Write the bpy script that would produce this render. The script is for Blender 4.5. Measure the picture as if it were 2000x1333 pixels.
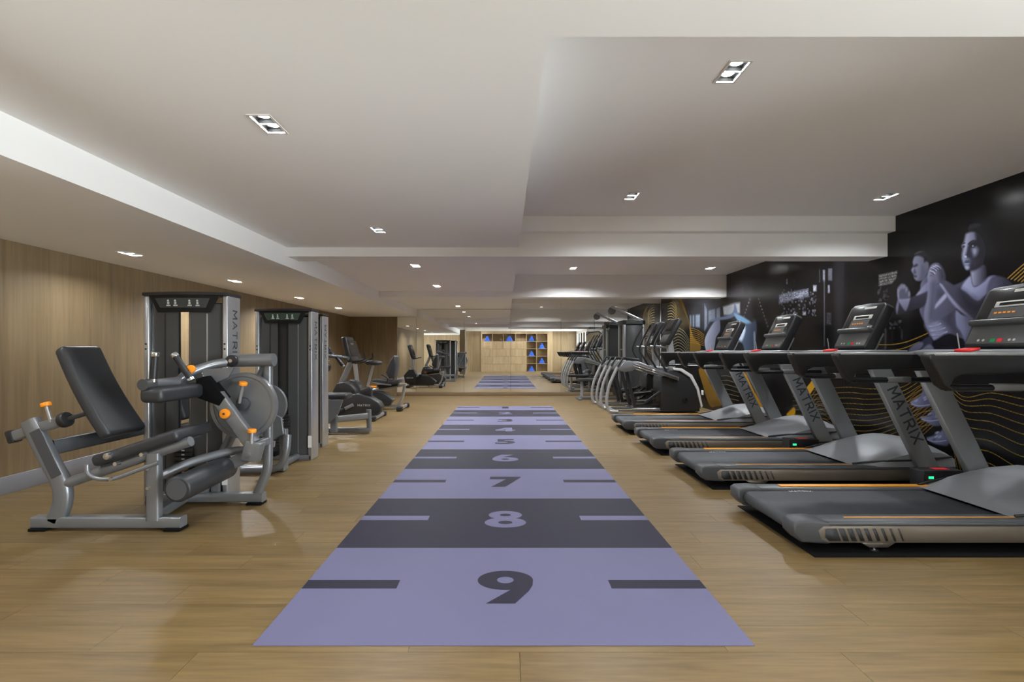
import bpy, bmesh, math, random
import numpy as np
from mathutils import Vector, Matrix

# ------------------------------------------------------------------ scene, camera, world, exposure
scene = bpy.context.scene
for o in list(bpy.data.objects):
    bpy.data.objects.remove(o, do_unlink=True)
COL = scene.collection
random.seed(7)
rng = np.random.default_rng(7)

F, VX, VY, CH = 950.0, 987.0, 687.0, 1.2          # focal length in pixels, vanishing point, camera height
cam_data = bpy.data.cameras.new('camera')
cam_data.sensor_fit = 'HORIZONTAL'
cam_data.sensor_width = 36.0
cam_data.lens = 36.0 * F / 2000.0
cam_data.shift_x = (1000.0 - VX) / 2000.0
cam_data.shift_y = (VY - 666.5) / 2000.0
cam_data.clip_start = 0.02
cam = bpy.data.objects.new('camera', cam_data)
cam.location = (0, 0, CH)
cam.rotation_euler = (math.pi / 2, 0, 0)
COL.objects.link(cam)
scene.camera = cam

world = bpy.data.worlds.new('world')
scene.world = world
world.use_nodes = True
world.node_tree.nodes['Background'].inputs[0].default_value = (0.90, 0.95, 1.0, 1)
world.node_tree.nodes['Background'].inputs[1].default_value = 23.0     # strong daylight to brighten the near ceiling, enters by the added windows
for k_, (wx, wy, wsz, wrot) in enumerate(((4.42, -0.6, 3.6, math.pi / 2), (-6.26, -0.6, 3.4, -math.pi / 2))):
    portal = bpy.data.lights.new('added_window_portal', 'AREA')                # only guides daylight sampling at the two added windows
    portal.shape = 'RECTANGLE'; portal.size = 2.05; portal.size_y = wsz
    portal.cycles.is_portal = True
    po = bpy.data.objects.new('added_window_portal', portal)
    po.location = (wx, wy, 1.275); po.rotation_euler = (0, wrot, 0)
    COL.objects.link(po)

LAMP, LAMP_FAR = 850.0, 2000.0                                      # lamp radiance, raised for the far lamps to lift the far end
scene.view_settings.view_transform = 'Standard'
scene.view_settings.look = 'None'
scene.view_settings.exposure = 0.24
scene.view_settings.gamma = 1.0
scene.view_settings.use_curve_mapping = False

# ------------------------------------------------------------------ measuring
def pX(x, D): return (x - VX) / F * D
def pZ(y, D): return CH - (y - VY) / F * D
def pp(x, y, D): return (pX(x, D), pZ(y, D))
WXR, WXL = 4.22, -4.2                              # right and left wall
MY = 13.2                                          # mirror plane
BY = -2.5                                          # back wall

# ------------------------------------------------------------------ materials
def lin(c):
    c = c / 255.0
    return c / 12.92 if c <= 0.04045 else ((c + 0.055) / 1.055) ** 2.4
def rgb(r, g, b): return (lin(r), lin(g), lin(b), 1.0)
MATS = {}
def mat(name, col, rough=0.5, metal=0.0, emit=None, estr=0.0, noise=None, bump=None, spec=0.5):
    m = bpy.data.materials.new(name); m.use_nodes = True
    nt = m.node_tree; b = nt.nodes['Principled BSDF']
    b.inputs['Base Color'].default_value = col
    b.inputs['Roughness'].default_value = rough
    b.inputs['Metallic'].default_value = metal
    b.inputs['Specular IOR Level'].default_value = spec
    if emit:
        b.inputs['Emission Color'].default_value = emit
        b.inputs['Emission Strength'].default_value = estr
    if noise or bump:
        tc = nt.nodes.new('ShaderNodeTexCoord')
        n = nt.nodes.new('ShaderNodeTexNoise')
        sc, amt = noise if noise else bump
        n.inputs['Scale'].default_value = sc
        n.inputs['Detail'].default_value = 4
        nt.links.new(tc.outputs['Object'], n.inputs['Vector'])
        if noise:
            mx = nt.nodes.new('ShaderNodeMix'); mx.data_type = 'RGBA'
            mx.inputs[6].default_value = tuple(c * (1 - amt) for c in col[:3]) + (1,)
            mx.inputs[7].default_value = tuple(min(1, c * (1 + amt)) for c in col[:3]) + (1,)
            nt.links.new(n.outputs['Fac'], mx.inputs[0])
            nt.links.new(mx.outputs[2], b.inputs['Base Color'])
        if bump:
            bp = nt.nodes.new('ShaderNodeBump'); bp.inputs['Strength'].default_value = bump[1]
            bp.inputs['Distance'].default_value = 0.002
            n2 = nt.nodes.new('ShaderNodeTexNoise'); n2.inputs['Scale'].default_value = bump[0]
            nt.links.new(tc.outputs['Object'], n2.inputs['Vector'])
            nt.links.new(n2.outputs['Fac'], bp.inputs['Height'])
            nt.links.new(bp.outputs['Normal'], b.inputs['Normal'])
    MATS[name] = m
    return m

def wood_mat(name, dark, light, grain, rough=0.45, var=0.16):
    """grain: scale vector of the stretched noise; 'tone' attribute shifts each board"""
    m = bpy.data.materials.new(name); m.use_nodes = True
    nt = m.node_tree; L = nt.links; b = nt.nodes['Principled BSDF']
    b.inputs['Roughness'].default_value = rough
    geo = nt.nodes.new('ShaderNodeNewGeometry')
    att = nt.nodes.new('ShaderNodeAttribute'); att.attribute_name = 'tone'
    off = nt.nodes.new('ShaderNodeVectorMath'); off.operation = 'SCALE'; off.inputs[0].default_value = (37.0, 53.0, 29.0)
    L.new(att.outputs['Fac'], off.inputs['Scale'])
    add = nt.nodes.new('ShaderNodeVectorMath'); add.operation = 'ADD'
    L.new(geo.outputs['Position'], add.inputs[0]); L.new(off.outputs[0], add.inputs[1])
    mp = nt.nodes.new('ShaderNodeVectorMath'); mp.operation = 'MULTIPLY'; mp.inputs[1].default_value = grain
    L.new(add.outputs[0], mp.inputs[0])
    n1 = nt.nodes.new('ShaderNodeTexNoise'); n1.inputs['Scale'].default_value = 1.0
    n1.inputs['Detail'].default_value = 6; n1.inputs['Roughness'].default_value = 0.62; n1.inputs['Distortion'].default_value = 0.7
    L.new(mp.outputs[0], n1.inputs['Vector'])
    mp2 = nt.nodes.new('ShaderNodeVectorMath'); mp2.operation = 'SCALE'; mp2.inputs['Scale'].default_value = 4.3
    L.new(mp.outputs[0], mp2.inputs[0])
    n2 = nt.nodes.new('ShaderNodeTexNoise'); n2.inputs['Scale'].default_value = 1.0; n2.inputs['Detail'].default_value = 3
    L.new(mp2.outputs[0], n2.inputs['Vector'])
    mixn = nt.nodes.new('ShaderNodeMix'); mixn.data_type = 'FLOAT'; mixn.inputs[0].default_value = 0.35
    L.new(n1.outputs['Fac'], mixn.inputs[2]); L.new(n2.outputs['Fac'], mixn.inputs[3])
    rp = nt.nodes.new('ShaderNodeValToRGB')
    rp.color_ramp.elements[0].position = 0.32; rp.color_ramp.elements[0].color = dark
    rp.color_ramp.elements[1].position = 0.62; rp.color_ramp.elements[1].color = light
    L.new(mixn.outputs[0], rp.inputs[0])
    hsv = nt.nodes.new('ShaderNodeHueSaturation')
    ma = nt.nodes.new('ShaderNodeMath'); ma.operation = 'MULTIPLY_ADD'
    ma.inputs[1].default_value = var; ma.inputs[2].default_value = 1.0 - var / 2
    L.new(att.outputs['Fac'], ma.inputs[0]); L.new(ma.outputs[0], hsv.inputs['Value'])
    L.new(rp.outputs['Color'], hsv.inputs['Color'])
    L.new(hsv.outputs['Color'], b.inputs['Base Color'])
    bp = nt.nodes.new('ShaderNodeBump'); bp.inputs['Strength'].default_value = 0.12; bp.inputs['Distance'].default_value = 0.001
    L.new(n2.outputs['Fac'], bp.inputs['Height']); L.new(bp.outputs['Normal'], b.inputs['Normal'])
    MATS[name] = m
    return m

wood_mat('floor_wood', rgb(90, 71, 40), rgb(120, 98, 61), (1.1, 17.0, 1.0), 0.42, 0.10)
wood_mat('wall_wood', rgb(112, 93, 66), rgb(137, 117, 88), (9.0, 9.0, 0.45), 0.5, 0.05)
wood_mat('shelf_wood', rgb(138, 115, 84), rgb(166, 144, 112), (7.0, 7.0, 0.5), 0.5, 0.06)
mat('subfloor', rgb(70, 52, 34), 0.9)
mat('white_paint', rgb(243, 241, 239), 0.85, bump=(60, 0.05))
mat('mirror', (0.86, 0.87, 0.86, 1), 0.0, 1.0)
mat('skirting_grey', rgb(140, 140, 146), 0.45, 0.2)
mat('skirting_brown', rgb(120, 98, 72), 0.6)
mat('mat_light', rgb(98, 96, 124), 0.62, spec=0.25, noise=(1.6, 0.09))
mat('mat_dark', rgb(34, 32, 47), 0.62, spec=0.25, noise=(1.6, 0.09))
mat('frame_silver', rgb(132, 134, 138), 0.34, 0.55)
mat('frame_dark', rgb(84, 86, 90), 0.4, 0.4)
mat('chrome', rgb(214, 214, 216), 0.16, 0.95)
mat('alu', rgb(186, 188, 192), 0.28, 0.8)
mat('black_plastic', rgb(34, 34, 36), 0.42, noise=(30, 0.12))
mat('rail_black', rgb(19, 19, 20), 0.38)
mat('black_gloss', rgb(22, 22, 24), 0.2)
mat('vinyl', rgb(46, 47, 50), 0.42, bump=(180, 0.25))
mat('shroud', rgb(66, 67, 68), 0.38)
mat('shroud_dark', rgb(36, 37, 39), 0.42)
mat('orange', rgb(250, 150, 30), 0.4)
mat('orange_strip', rgb(222, 150, 46), 0.4)
mat('tread_grey', rgb(118, 119, 121), 0.4, 0.25)
mat('tread_top', rgb(132, 133, 136), 0.38, 0.2)
mat('tread_dark', rgb(74, 75, 78), 0.42)
mat('tread_cap', rgb(64, 65, 68), 0.45)
mat('belt', rgb(58, 60, 64), 0.62, noise=(120, 0.12))
mat('side_taupe', rgb(120, 112, 102), 0.35, 0.35)
mat('trim_light', rgb(196, 194, 188), 0.4)
mat('perforated', rgb(150, 151, 153), 0.35, 0.4, noise=(220, 0.45))
mat('screen', rgb(34, 34, 37), 0.18)
mat('panel_grey', rgb(84, 84, 84), 0.35)
mat('red', rgb(226, 40, 44), 0.4)
mat('green', rgb(20, 150, 84), 0.4)
mat('green_led', rgb(20, 120, 80), 0.4, emit=rgb(60, 255, 160), estr=1.0)
mat('white_plastic', rgb(225, 224, 220), 0.5)
mat('ink', rgb(44, 45, 48), 0.6)
mat('pale_ink', rgb(196, 200, 196), 0.6)
mat('rubber', rgb(11, 11, 12), 0.9, spec=0.15)
mat('placard_grey', rgb(96, 100, 100), 0.3)
mat('placard_green', rgb(92, 112, 100), 0.3)
mat('cam_grey', rgb(120, 122, 125), 0.38, 0.4)
mat('ascent_silver', rgb(168, 169, 170), 0.32, 0.4)
mat('ascent_trim', rgb(206, 206, 206), 0.4)
mat('blue_towel', rgb(52, 98, 196), 0.85, bump=(90, 0.5))
mat('reflector', (0.0022, 0.0022, 0.0021, 1), 0.5, 0.0, spec=0.0)
mat('downlight_frame', rgb(214, 211, 206), 0.6)
mat('lamp', rgb(255, 250, 240), 0.5, emit=(0.93, 0.97, 1.0, 1), estr=LAMP)
mat('lamp_far', rgb(255, 250, 240), 0.5, emit=(0.93, 0.97, 1.0, 1), estr=LAMP_FAR)
mat('yellow', rgb(214, 190, 40), 0.5)

g = bpy.data.materials.new('added_window_glass'); g.use_nodes = True
gn = g.node_tree; gn.nodes.remove(gn.nodes['Principled BSDF'])
gt = gn.nodes.new('ShaderNodeBsdfTransparent'); gt.inputs[0].default_value = (0.94, 0.96, 0.95, 1)
gg = gn.nodes.new('ShaderNodeBsdfGlossy'); gg.inputs['Roughness'].default_value = 0.02
gf = gn.nodes.new('ShaderNodeFresnel'); gf.inputs[0].default_value = 1.45
gm = gn.nodes.new('ShaderNodeMixShader')
gn.links.new(gf.outputs[0], gm.inputs[0]); gn.links.new(gt.outputs[0], gm.inputs[1]); gn.links.new(gg.outputs[0], gm.inputs[2])
gn.links.new(gm.outputs[0], gn.nodes['Material Output'].inputs['Surface'])
MATS['added_window_glass'] = g

# ------------------------------------------------------------------ mesh helpers
def merge(bm, tmp):
    vm = {}
    for v in tmp.verts: vm[v] = bm.verts.new(v.co)
    for f in tmp.faces:
        try: bm.faces.new([vm[v] for v in f.verts])
        except ValueError: pass
    tmp.free()
    return bm
def NB(): return bmesh.new()

def box(bm, x0, x1, y0, y1, z0, z1, bev=0.0, seg=2, M=None):
    t = bmesh.new()
    bmesh.ops.create_cube(t, size=1.0)
    for v in t.verts:
        v.co = Vector(((x0 + x1) / 2 + v.co.x * (x1 - x0), (y0 + y1) / 2 + v.co.y * (y1 - y0), (z0 + z1) / 2 + v.co.z * (z1 - z0)))
    if bev > 0:
        bmesh.ops.bevel(t, geom=list(t.edges), offset=bev, segments=seg, affect='EDGES', profile=0.5)
    if M is not None: bmesh.ops.transform(t, matrix=M, verts=list(t.verts))
    return merge(bm, t)

def obox(bm, c, sx, sy, sz, bev=0.0, seg=2, ry=0.0, rx=0.0, rz=0.0):
    M = Matrix.Translation(c) @ Matrix.Rotation(rz, 4, 'Z') @ Matrix.Rotation(ry, 4, 'Y') @ Matrix.Rotation(rx, 4, 'X')
    return box(bm, -sx / 2, sx / 2, -sy / 2, sy / 2, -sz / 2, sz / 2, bev, seg, M)

def prism(bm, poly, y0, y1, bev=0.0, seg=2, axis='y', M=None):
    """extrude a 2D outline; axis y: outline in xz; x: outline in yz; z: outline in xy"""
    t = bmesh.new()
    def P(a, b, h):
        return {'y': (a, h, b), 'x': (h, a, b), 'z': (a, b, h)}[axis]
    A = [t.verts.new(P(a, b, y0)) for a, b in poly]
    B = [t.verts.new(P(a, b, y1)) for a, b in poly]
    n = len(poly)
    fa = t.faces.new(A); fb = t.faces.new(B[::-1])
    for i in range(n):
        t.faces.new([A[i], B[i], B[(i + 1) % n], A[(i + 1) % n]])
    bmesh.ops.recalc_face_normals(t, faces=list(t.faces))
    if bev > 0:
        ed = [e for e in t.edges if (e.verts[0] in A) == (e.verts[1] in A)]
        bmesh.ops.bevel(t, geom=ed, offset=bev, segments=seg, affect='EDGES', profile=0.5, clamp_overlap=True)
    if M is not None: bmesh.ops.transform(t, matrix=M, verts=list(t.verts))
    return merge(bm, t)

def fillet(pts, r, n=5):
    pts = [Vector(p) for p in pts]
    if r <= 0 or len(pts) < 3: return pts
    out = [pts[0]]
    for i in range(1, len(pts) - 1):
        a, b, c = pts[i - 1], pts[i], pts[i + 1]
        d1, d2 = (a - b), (c - b)
        rr = min(r, d1.length * 0.48, d2.length * 0.48)
        p0 = b + d1.normalized() * rr; p1 = b + d2.normalized() * rr
        for k in range(n + 1):
            t = k / n
            out.append(p0 * (1 - t) ** 2 + b * 2 * t * (1 - t) + p1 * t * t)
    out.append(pts[-1])
    return out

def sweep(bm, pts, prof, up=(0, 1, 0), r=0.0, n=5, closed_caps=True):
    """sweep a closed 2D profile (u along 'side', v along 'up'-like) along a path"""
    P = fillet(pts, r, n)
    m = len(P)
    upv = Vector(up)
    rings = []
    for i in range(m):
        if i == 0: d = P[1] - P[0]
        elif i == m - 1: d = P[-1] - P[-2]
        else: d = (P[i + 1] - P[i]).normalized() + (P[i] - P[i - 1]).normalized()
        d.normalize()
        u = upv - d * upv.dot(d)
        if u.length < 1e-4: u = Vector((1, 0, 0)) - d * d.x
        u.normalize()
        s = d.cross(u)
        rings.append([bm.verts.new(P[i] + s * a + u * b) for a, b in prof])
    k = len(prof)
    fs = []
    for i in range(m - 1):
        for j in range(k):
            fs.append(bm.faces.new([rings[i][j], rings[i][(j + 1) % k], rings[i + 1][(j + 1) % k], rings[i + 1][j]]))
    if closed_caps:
        fs.append(bm.faces.new(rings[0][::-1])); fs.append(bm.faces.new(rings[-1]))
    bmesh.ops.recalc_face_normals(bm, faces=fs)
    return bm

def circ(r, n=14, rv=None):
    rv = rv or r
    return [(r * math.cos(2 * math.pi * i / n), rv * math.sin(2 * math.pi * i / n)) for i in range(n)]
def rrect(w, h, c=0.012, n=3):
    out = []
    for cx, cy, a0 in ((w / 2 - c, h / 2 - c, 0), (-w / 2 + c, h / 2 - c, 90), (-w / 2 + c, -h / 2 + c, 180), (w / 2 - c, -h / 2 + c, 270)):
        for k in range(n + 1):
            a = math.radians(a0 + 90 * k / n)
            out.append((cx + c * math.cos(a), cy + c * math.sin(a)))
    return out
def tube(bm, pts, r, fr=0.0, n=14, up=(0, 1, 0)): return sweep(bm, pts, circ(r, n), up, fr)
def rtube(bm, pts, w, h, fr=0.0, c=0.012, up=(0, 1, 0)): return sweep(bm, pts, rrect(w, h, c), up, fr)

def cyl(bm, p0, p1, r, n=20, bev=0.0, r1=None):
    p0, p1 = Vector(p0), Vector(p1); d = p1 - p0; L = d.length
    r1 = r if r1 is None else r1
    prof = [(0, r)] if bev <= 0 else [(0, r - bev), (bev * 0.3, r - bev * 0.3), (bev, r)]
    prof += [(L, r1)] if bev <= 0 else [(L - bev, r1), (L - bev * 0.3, r1 - bev * 0.3), (L, r1 - bev)]
    d.normalize()
    u = d.orthogonal().normalized(); s = d.cross(u)
    rings = [[bm.verts.new(p0 + d * h + (u * math.cos(2 * math.pi * i / n) + s * math.sin(2 * math.pi * i / n)) * rr) for i in range(n)] for h, rr in prof]
    fs = []
    for a in range(len(rings) - 1):
        for j in range(n):
            fs.append(bm.faces.new([rings[a][j], rings[a][(j + 1) % n], rings[a + 1][(j + 1) % n], rings[a + 1][j]]))
    fs.append(bm.faces.new(rings[0][::-1])); fs.append(bm.faces.new(rings[-1]))
    bmesh.ops.recalc_face_normals(bm, faces=fs)
    return bm

def ring(bm, c, axis, ro, ri, th, n=40):
    """flat washer / rim around axis"""
    c = Vector(c); d = Vector(axis).normalized(); u = d.orthogonal().normalized(); s = d.cross(u)
    R = []
    for rr, h in ((ri, -th / 2), (ro, -th / 2), (ro, th / 2), (ri, th / 2)):
        R.append([bm.verts.new(c + d * h + (u * math.cos(2 * math.pi * i / n) + s * math.sin(2 * math.pi * i / n)) * rr) for i in range(n)])
    fs = []
    for a in range(4):
        for j in range(n):
            fs.append(bm.faces.new([R[a][j], R[a][(j + 1) % n], R[(a + 1) % 4][(j + 1) % n], R[(a + 1) % 4][j]]))
    bmesh.ops.recalc_face_normals(bm, faces=fs)
    return bm

def ellipsoid(bm, c, rx, ry, rz, n=16, p=2.0):
    t = bmesh.new(); bmesh.ops.create_uvsphere(t, u_segments=n, v_segments=max(6, n // 2), radius=1.0)
    for v in t.verts:
        q = v.co
        if p != 2.0:
            q = Vector([math.copysign(abs(a) ** (2.0 / p), a) for a in q])
        v.co = Vector((c[0] + q.x * rx, c[1] + q.y * ry, c[2] + q.z * rz))
    return merge(bm, t)

def text_geo(s, size=1.0, bold=0.0):
    cu = bpy.data.curves.new('lettering', 'FONT'); cu.body = s; cu.size = size; cu.offset = bold
    cu.align_x = 'CENTER'; cu.align_y = 'CENTER'; cu.resolution_u = 3
    ob = bpy.data.objects.new('lettering_tmp', cu); COL.objects.link(ob)
    dg = bpy.context.evaluated_depsgraph_get()
    me = bpy.data.meshes.new_from_object(ob.evaluated_get(dg))
    vs = [v.co.copy() for v in me.vertices]; fs = [tuple(p.vertices) for p in me.polygons]
    bpy.data.objects.remove(ob, do_unlink=True); bpy.data.curves.remove(cu); bpy.data.meshes.remove(me)
    return vs, fs
def add_text(bm, s, origin, ax, ay, length, height, bold=0.0):
    """flat lettering fitted into length x height, ax = reading direction, ay = letter up"""
    vs, fs = text_geo(s, 1.0, bold)
    xs = [v.x for v in vs]; ys = [v.y for v in vs]
    cx, cy = (min(xs) + max(xs)) / 2, (min(ys) + max(ys)) / 2
    sx, sy = length / (max(xs) - min(xs)), height / (max(ys) - min(ys))
    o, ax, ay = Vector(origin), Vector(ax).normalized(), Vector(ay).normalized()
    V = [bm.verts.new(o + ax * (v.x - cx) * sx + ay * (v.y - cy) * sy) for v in vs]
    for f in fs:
        try: bm.faces.new([V[i] for i in f])
        except ValueError: pass
    return bm

GLYPH = {'M': (1.15, [[(0, 0), (0.06, 1), (0.5, 0.3), (0.94, 1), (1, 0)]]), 'A': (1.0, [[(0, 0), (0.5, 1), (1, 0)], [(0.42, 0.3), (0.8, 0.3)]]),
         'T': (0.95, [[(0, 1), (1, 1)], [(0.5, 1), (0.5, 0)]]), 'R': (0.95, [[(0.05, 0), (0.05, 1), (0.75, 1), (0.95, 0.86), (0.95, 0.6), (0.75, 0.46), (0.05, 0.46)], [(0.5, 0.46), (1, 0)]]),
         'I': (0.12, [[(0.5, 0), (0.5, 1)]]), 'X': (1.0, [[(0, 0), (1, 1)], [(0, 1), (1, 0)]])}
def add_word(bm, s, origin, ax, ay, length, height, weight=0.18):
    """thin stroked capitals, flat"""
    gap = 0.42
    tot = sum(GLYPH[c][0] for c in s) + gap * (len(s) - 1)
    u = length / tot
    o, ax, ay = Vector(origin), Vector(ax).normalized(), Vector(ay).normalized()
    hw = weight * height / 2
    x = -length / 2
    for c in s:
        w, st = GLYPH[c]
        for line in st:
            Q = [Vector((x + a * w * u, (b - 0.5) * height)) for a, b in line]
            for a, b in zip(Q[:-1], Q[1:]):
                d = (b - a).normalized(); n = Vector((-d.y, d.x)) * hw; e = d * hw * 0.8
                bm.faces.new([bm.verts.new(o + ax * p.x + ay * p.y) for p in (a - e - n, b + e - n, b + e + n, a - e + n)])
        x += (w + gap) * u
    return bm

ORIGIN = {}
def obj(name, bm, m, parent=None, world=True, smooth=True, ang=38, tone=None):
    """link ONE mesh object; world=True: the shape was given in world coordinates"""
    if parent is not None and world:
        bmesh.ops.translate(bm, vec=-Vector(ORIGIN.get(parent.name, (0, 0, 0))), verts=list(bm.verts))
    if smooth:
        th = math.radians(ang)
        for f in bm.faces: f.smooth = True
        for e in bm.edges:
            if len(e.link_faces) == 2 and e.calc_face_angle(0) > th: e.smooth = False
    me = bpy.data.meshes.new(name); bm.to_mesh(me); bm.free()
    me.materials.append(MATS[m] if isinstance(m, str) else m)
    if tone is not None:
        at = me.attributes.new('tone', 'FLOAT', 'POINT')
        at.data.foreach_set('value', np.full(len(me.vertices), tone, dtype=np.float32))
    ob = bpy.data.objects.new(name, me); COL.objects.link(ob)
    if parent is not None:
        ob.parent = parent
        ORIGIN[ob.name] = ORIGIN.get(parent.name, (0, 0, 0))
    return ob
def thing(name, label, cat, loc=(0, 0, 0), group=None):
    o = bpy.data.objects.new(name, None); COL.objects.link(o)
    o.location = loc; o.empty_display_size = 0.1
    ORIGIN[o.name] = tuple(loc)
    return tag(o, label, cat, group)
def tag(o, label, cat, group=None):
    o['label'] = label; o['category'] = cat
    if group: o['group'] = group
    return o
def struct(o, label=None):
    o['kind'] = 'structure'
    if label: o['label'] = label
    return o
def dup(root, loc, label):
    def cp(o, par):
        c = o.copy(); COL.objects.link(c); c.parent = par
        for ch in o.children: cp(ch, c)
        return c
    r = cp(root, None); r.location = loc; r['label'] = label
    return r
# ------------------------------------------------------------------ the room
# floor: subfloor slab and laminate planks
fl = struct(obj('floor', box(NB(), -6.2, 4.4, BY - 0.1, 13.4, -0.12, -0.008), 'subfloor', smooth=False), 'pale oak plank floor')
PW, PL = 0.185, 1.28
planks = []
row = 0
y = BY
while y < 13.25:
    off = (row * 0.437 % 1.0) * PL + random.uniform(-0.12, 0.12)
    x = -6.2 - off
    while x < 4.3:
        a, b = max(x, -6.2), min(x + PL, 4.3)
        if b - a > 0.03: planks.append((a, b, y, y + PW, random.random()))
        x += PL
    y += PW; row += 1
def in_view(p):
    yc = (p[2] + p[3]) / 2
    if p[3] < 1.76: return False
    if p[0] > 1.05 * p[3] + 0.05 or p[1] < -1.07 * p[3]: return False
    if p[0] > -1.0 and p[1] < 1.0 and p[2] > 2.0 and p[3] < 10.6: return False
    if p[0] < WXL - 0.4 or p[0] > 4.1: return False
    return True
vis = sorted([p for p in planks if in_view(p)], key=lambda p: p[2])[:295]
vs_ = set(vis)
G = 0.0008
for p in vis:
    obj('plank', box(NB(), p[0] + G, p[1] - G, p[2] + G, p[3] - G, -0.008, 0.0), 'floor_wood', fl, smooth=False, tone=p[4])
V, Fc, T = [], [], []
for p in planks:
    if p in vs_: continue
    i = len(V)
    x0, x1, y0, y1 = p[0] + G, p[1] - G, p[2] + G, p[3] - G
    V += [(x0, y0, -0.008), (x1, y0, -0.008), (x1, y1, -0.008), (x0, y1, -0.008), (x0, y0, 0), (x1, y0, 0), (x1, y1, 0), (x0, y1, 0)]
    Fc += [(i + 4, i + 5, i + 6, i + 7), (i, i + 1, i + 5, i + 4), (i + 1, i + 2, i + 6, i + 5), (i + 2, i + 3, i + 7, i + 6), (i + 3, i, i + 4, i + 7)]
    T += [p[4]] * 8
me = bpy.data.meshes.new('distant_planks'); me.from_pydata(V, [], Fc); me.materials.append(MATS['floor_wood'])
at = me.attributes.new('tone', 'FLOAT', 'POINT'); at.data.foreach_set('value', np.array(T, dtype=np.float32))
o = bpy.data.objects.new('distant_planks', me); COL.objects.link(o); o.parent = fl; o['kind'] = 'stuff'

# walls
def panel_wall(name, label, axis, pos, thick, a0, a1, z0, z1, pw, m, side=1, gap=0.0015):
    """core wall with separate laminate panels; axis 'x': plane x=pos running along y"""
    bm = NB()
    s = side
    if axis == 'x': box(bm, min(pos + s * 0.012, pos + s * thick), max(pos + s * 0.012, pos + s * thick), a0, a1, 0, 3.0)
    else: box(bm, a0, a1, min(pos + s * 0.012, pos + s * thick), max(pos + s * 0.012, pos + s * thick), 0, 3.0)
    w = struct(obj(name, bm, 'white_paint', smooth=False), label)
    n = max(1, round((a1 - a0) / pw)); st = (a1 - a0) / n
    for i in range(n):
        u0, u1 = a0 + i * st + gap / 2, a0 + (i + 1) * st - gap / 2
        q = (min(pos, pos + s * 0.012), max(pos, pos + s * 0.012))
        bm = NB()
        if axis == 'x': box(bm, q[0], q[1], u0, u1, z0, z1)
        else: box(bm, u0, u1, q[0], q[1], z0, z1)
        obj('wall_panel', bm, m, w, smooth=False, tone=random.random())
    return w
panel_wall('wall_left', 'oak laminate panel wall along the left of the gym', 'x', WXL, 0.12, 1.3, MY + 0.15, 0.0, 2.3, 1.22, 'wall_wood', -1)
panel_wall('wall_far_left', 'narrow oak panelled pier beside the mirror', 'y', MY - 0.02, 0.12, WXL, -2.93, 0.0, 2.3, 0.65, 'wall_wood', 1)
panel_wall('wall_back', 'oak panelled back wall seen only in the mirror', 'y', BY, 0.12, -6.2, 4.34, 0.0, 2.9, 1.2, 'wall_wood', -1)
struct(obj('wall_return_left', box(NB(), -6.2, WXL - 0.125, 1.3, 1.42, 0, 3.0), 'white_paint', smooth=False), 'return wall of the side bay')
col = obj('wall_column', box(NB(), -2.42, -2.12, 0.35, 0.62, 0, 2.5), 'wall_wood', smooth=False, tone=0.2)
struct(col, 'oak clad column behind the camera')
obj('corner_strip', box(NB(), -2.14, -2.105, 0.61, 0.645, 0, 2.5, 0.004), 'trim_light', col)
struct(obj('wall_far', box(NB(), -4.3, 4.3, MY + 0.025, MY + 0.15, 0, 3.0), 'white_paint', smooth=False), 'white far wall behind the mirror')
struct(obj('baseboard_left', box(NB(), WXL, WXL + 0.014, 1.3, MY - 0.02, 0.0, 0.15, 0.003), 'skirting_grey'), 'grey skirting along the oak wall')
struct(obj('baseboard_far', box(NB(), -2.93, 4.2, MY - 0.03, MY + 0.02, 0.0, 0.095, 0.003), 'skirting_brown'), 'brown plinth below the mirror')

# mirror wall: separate tall panes
mw = struct(obj('wall_mirror', box(NB(), -2.92, 4.2, MY + 0.012, MY + 0.024, 0.095, 2.1), 'black_plastic', smooth=False), 'wall of tall frameless mirror panes at the far end')
edges = [(-2.93, -2.415, 2.135), (-2.415, -1.12, 2.345), (-1.12, 0.145, 2.345), (0.145, 1.51, 2.506), (1.51, 2.83, 2.506), (2.83, 4.2, 2.506)]
for a, b, t in edges:
    obj('mirror_pane', box(NB(), a + 0.002, b - 0.002, MY, MY + 0.01, 0.097, t - 0.003), 'mirror', mw, smooth=False)

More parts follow.
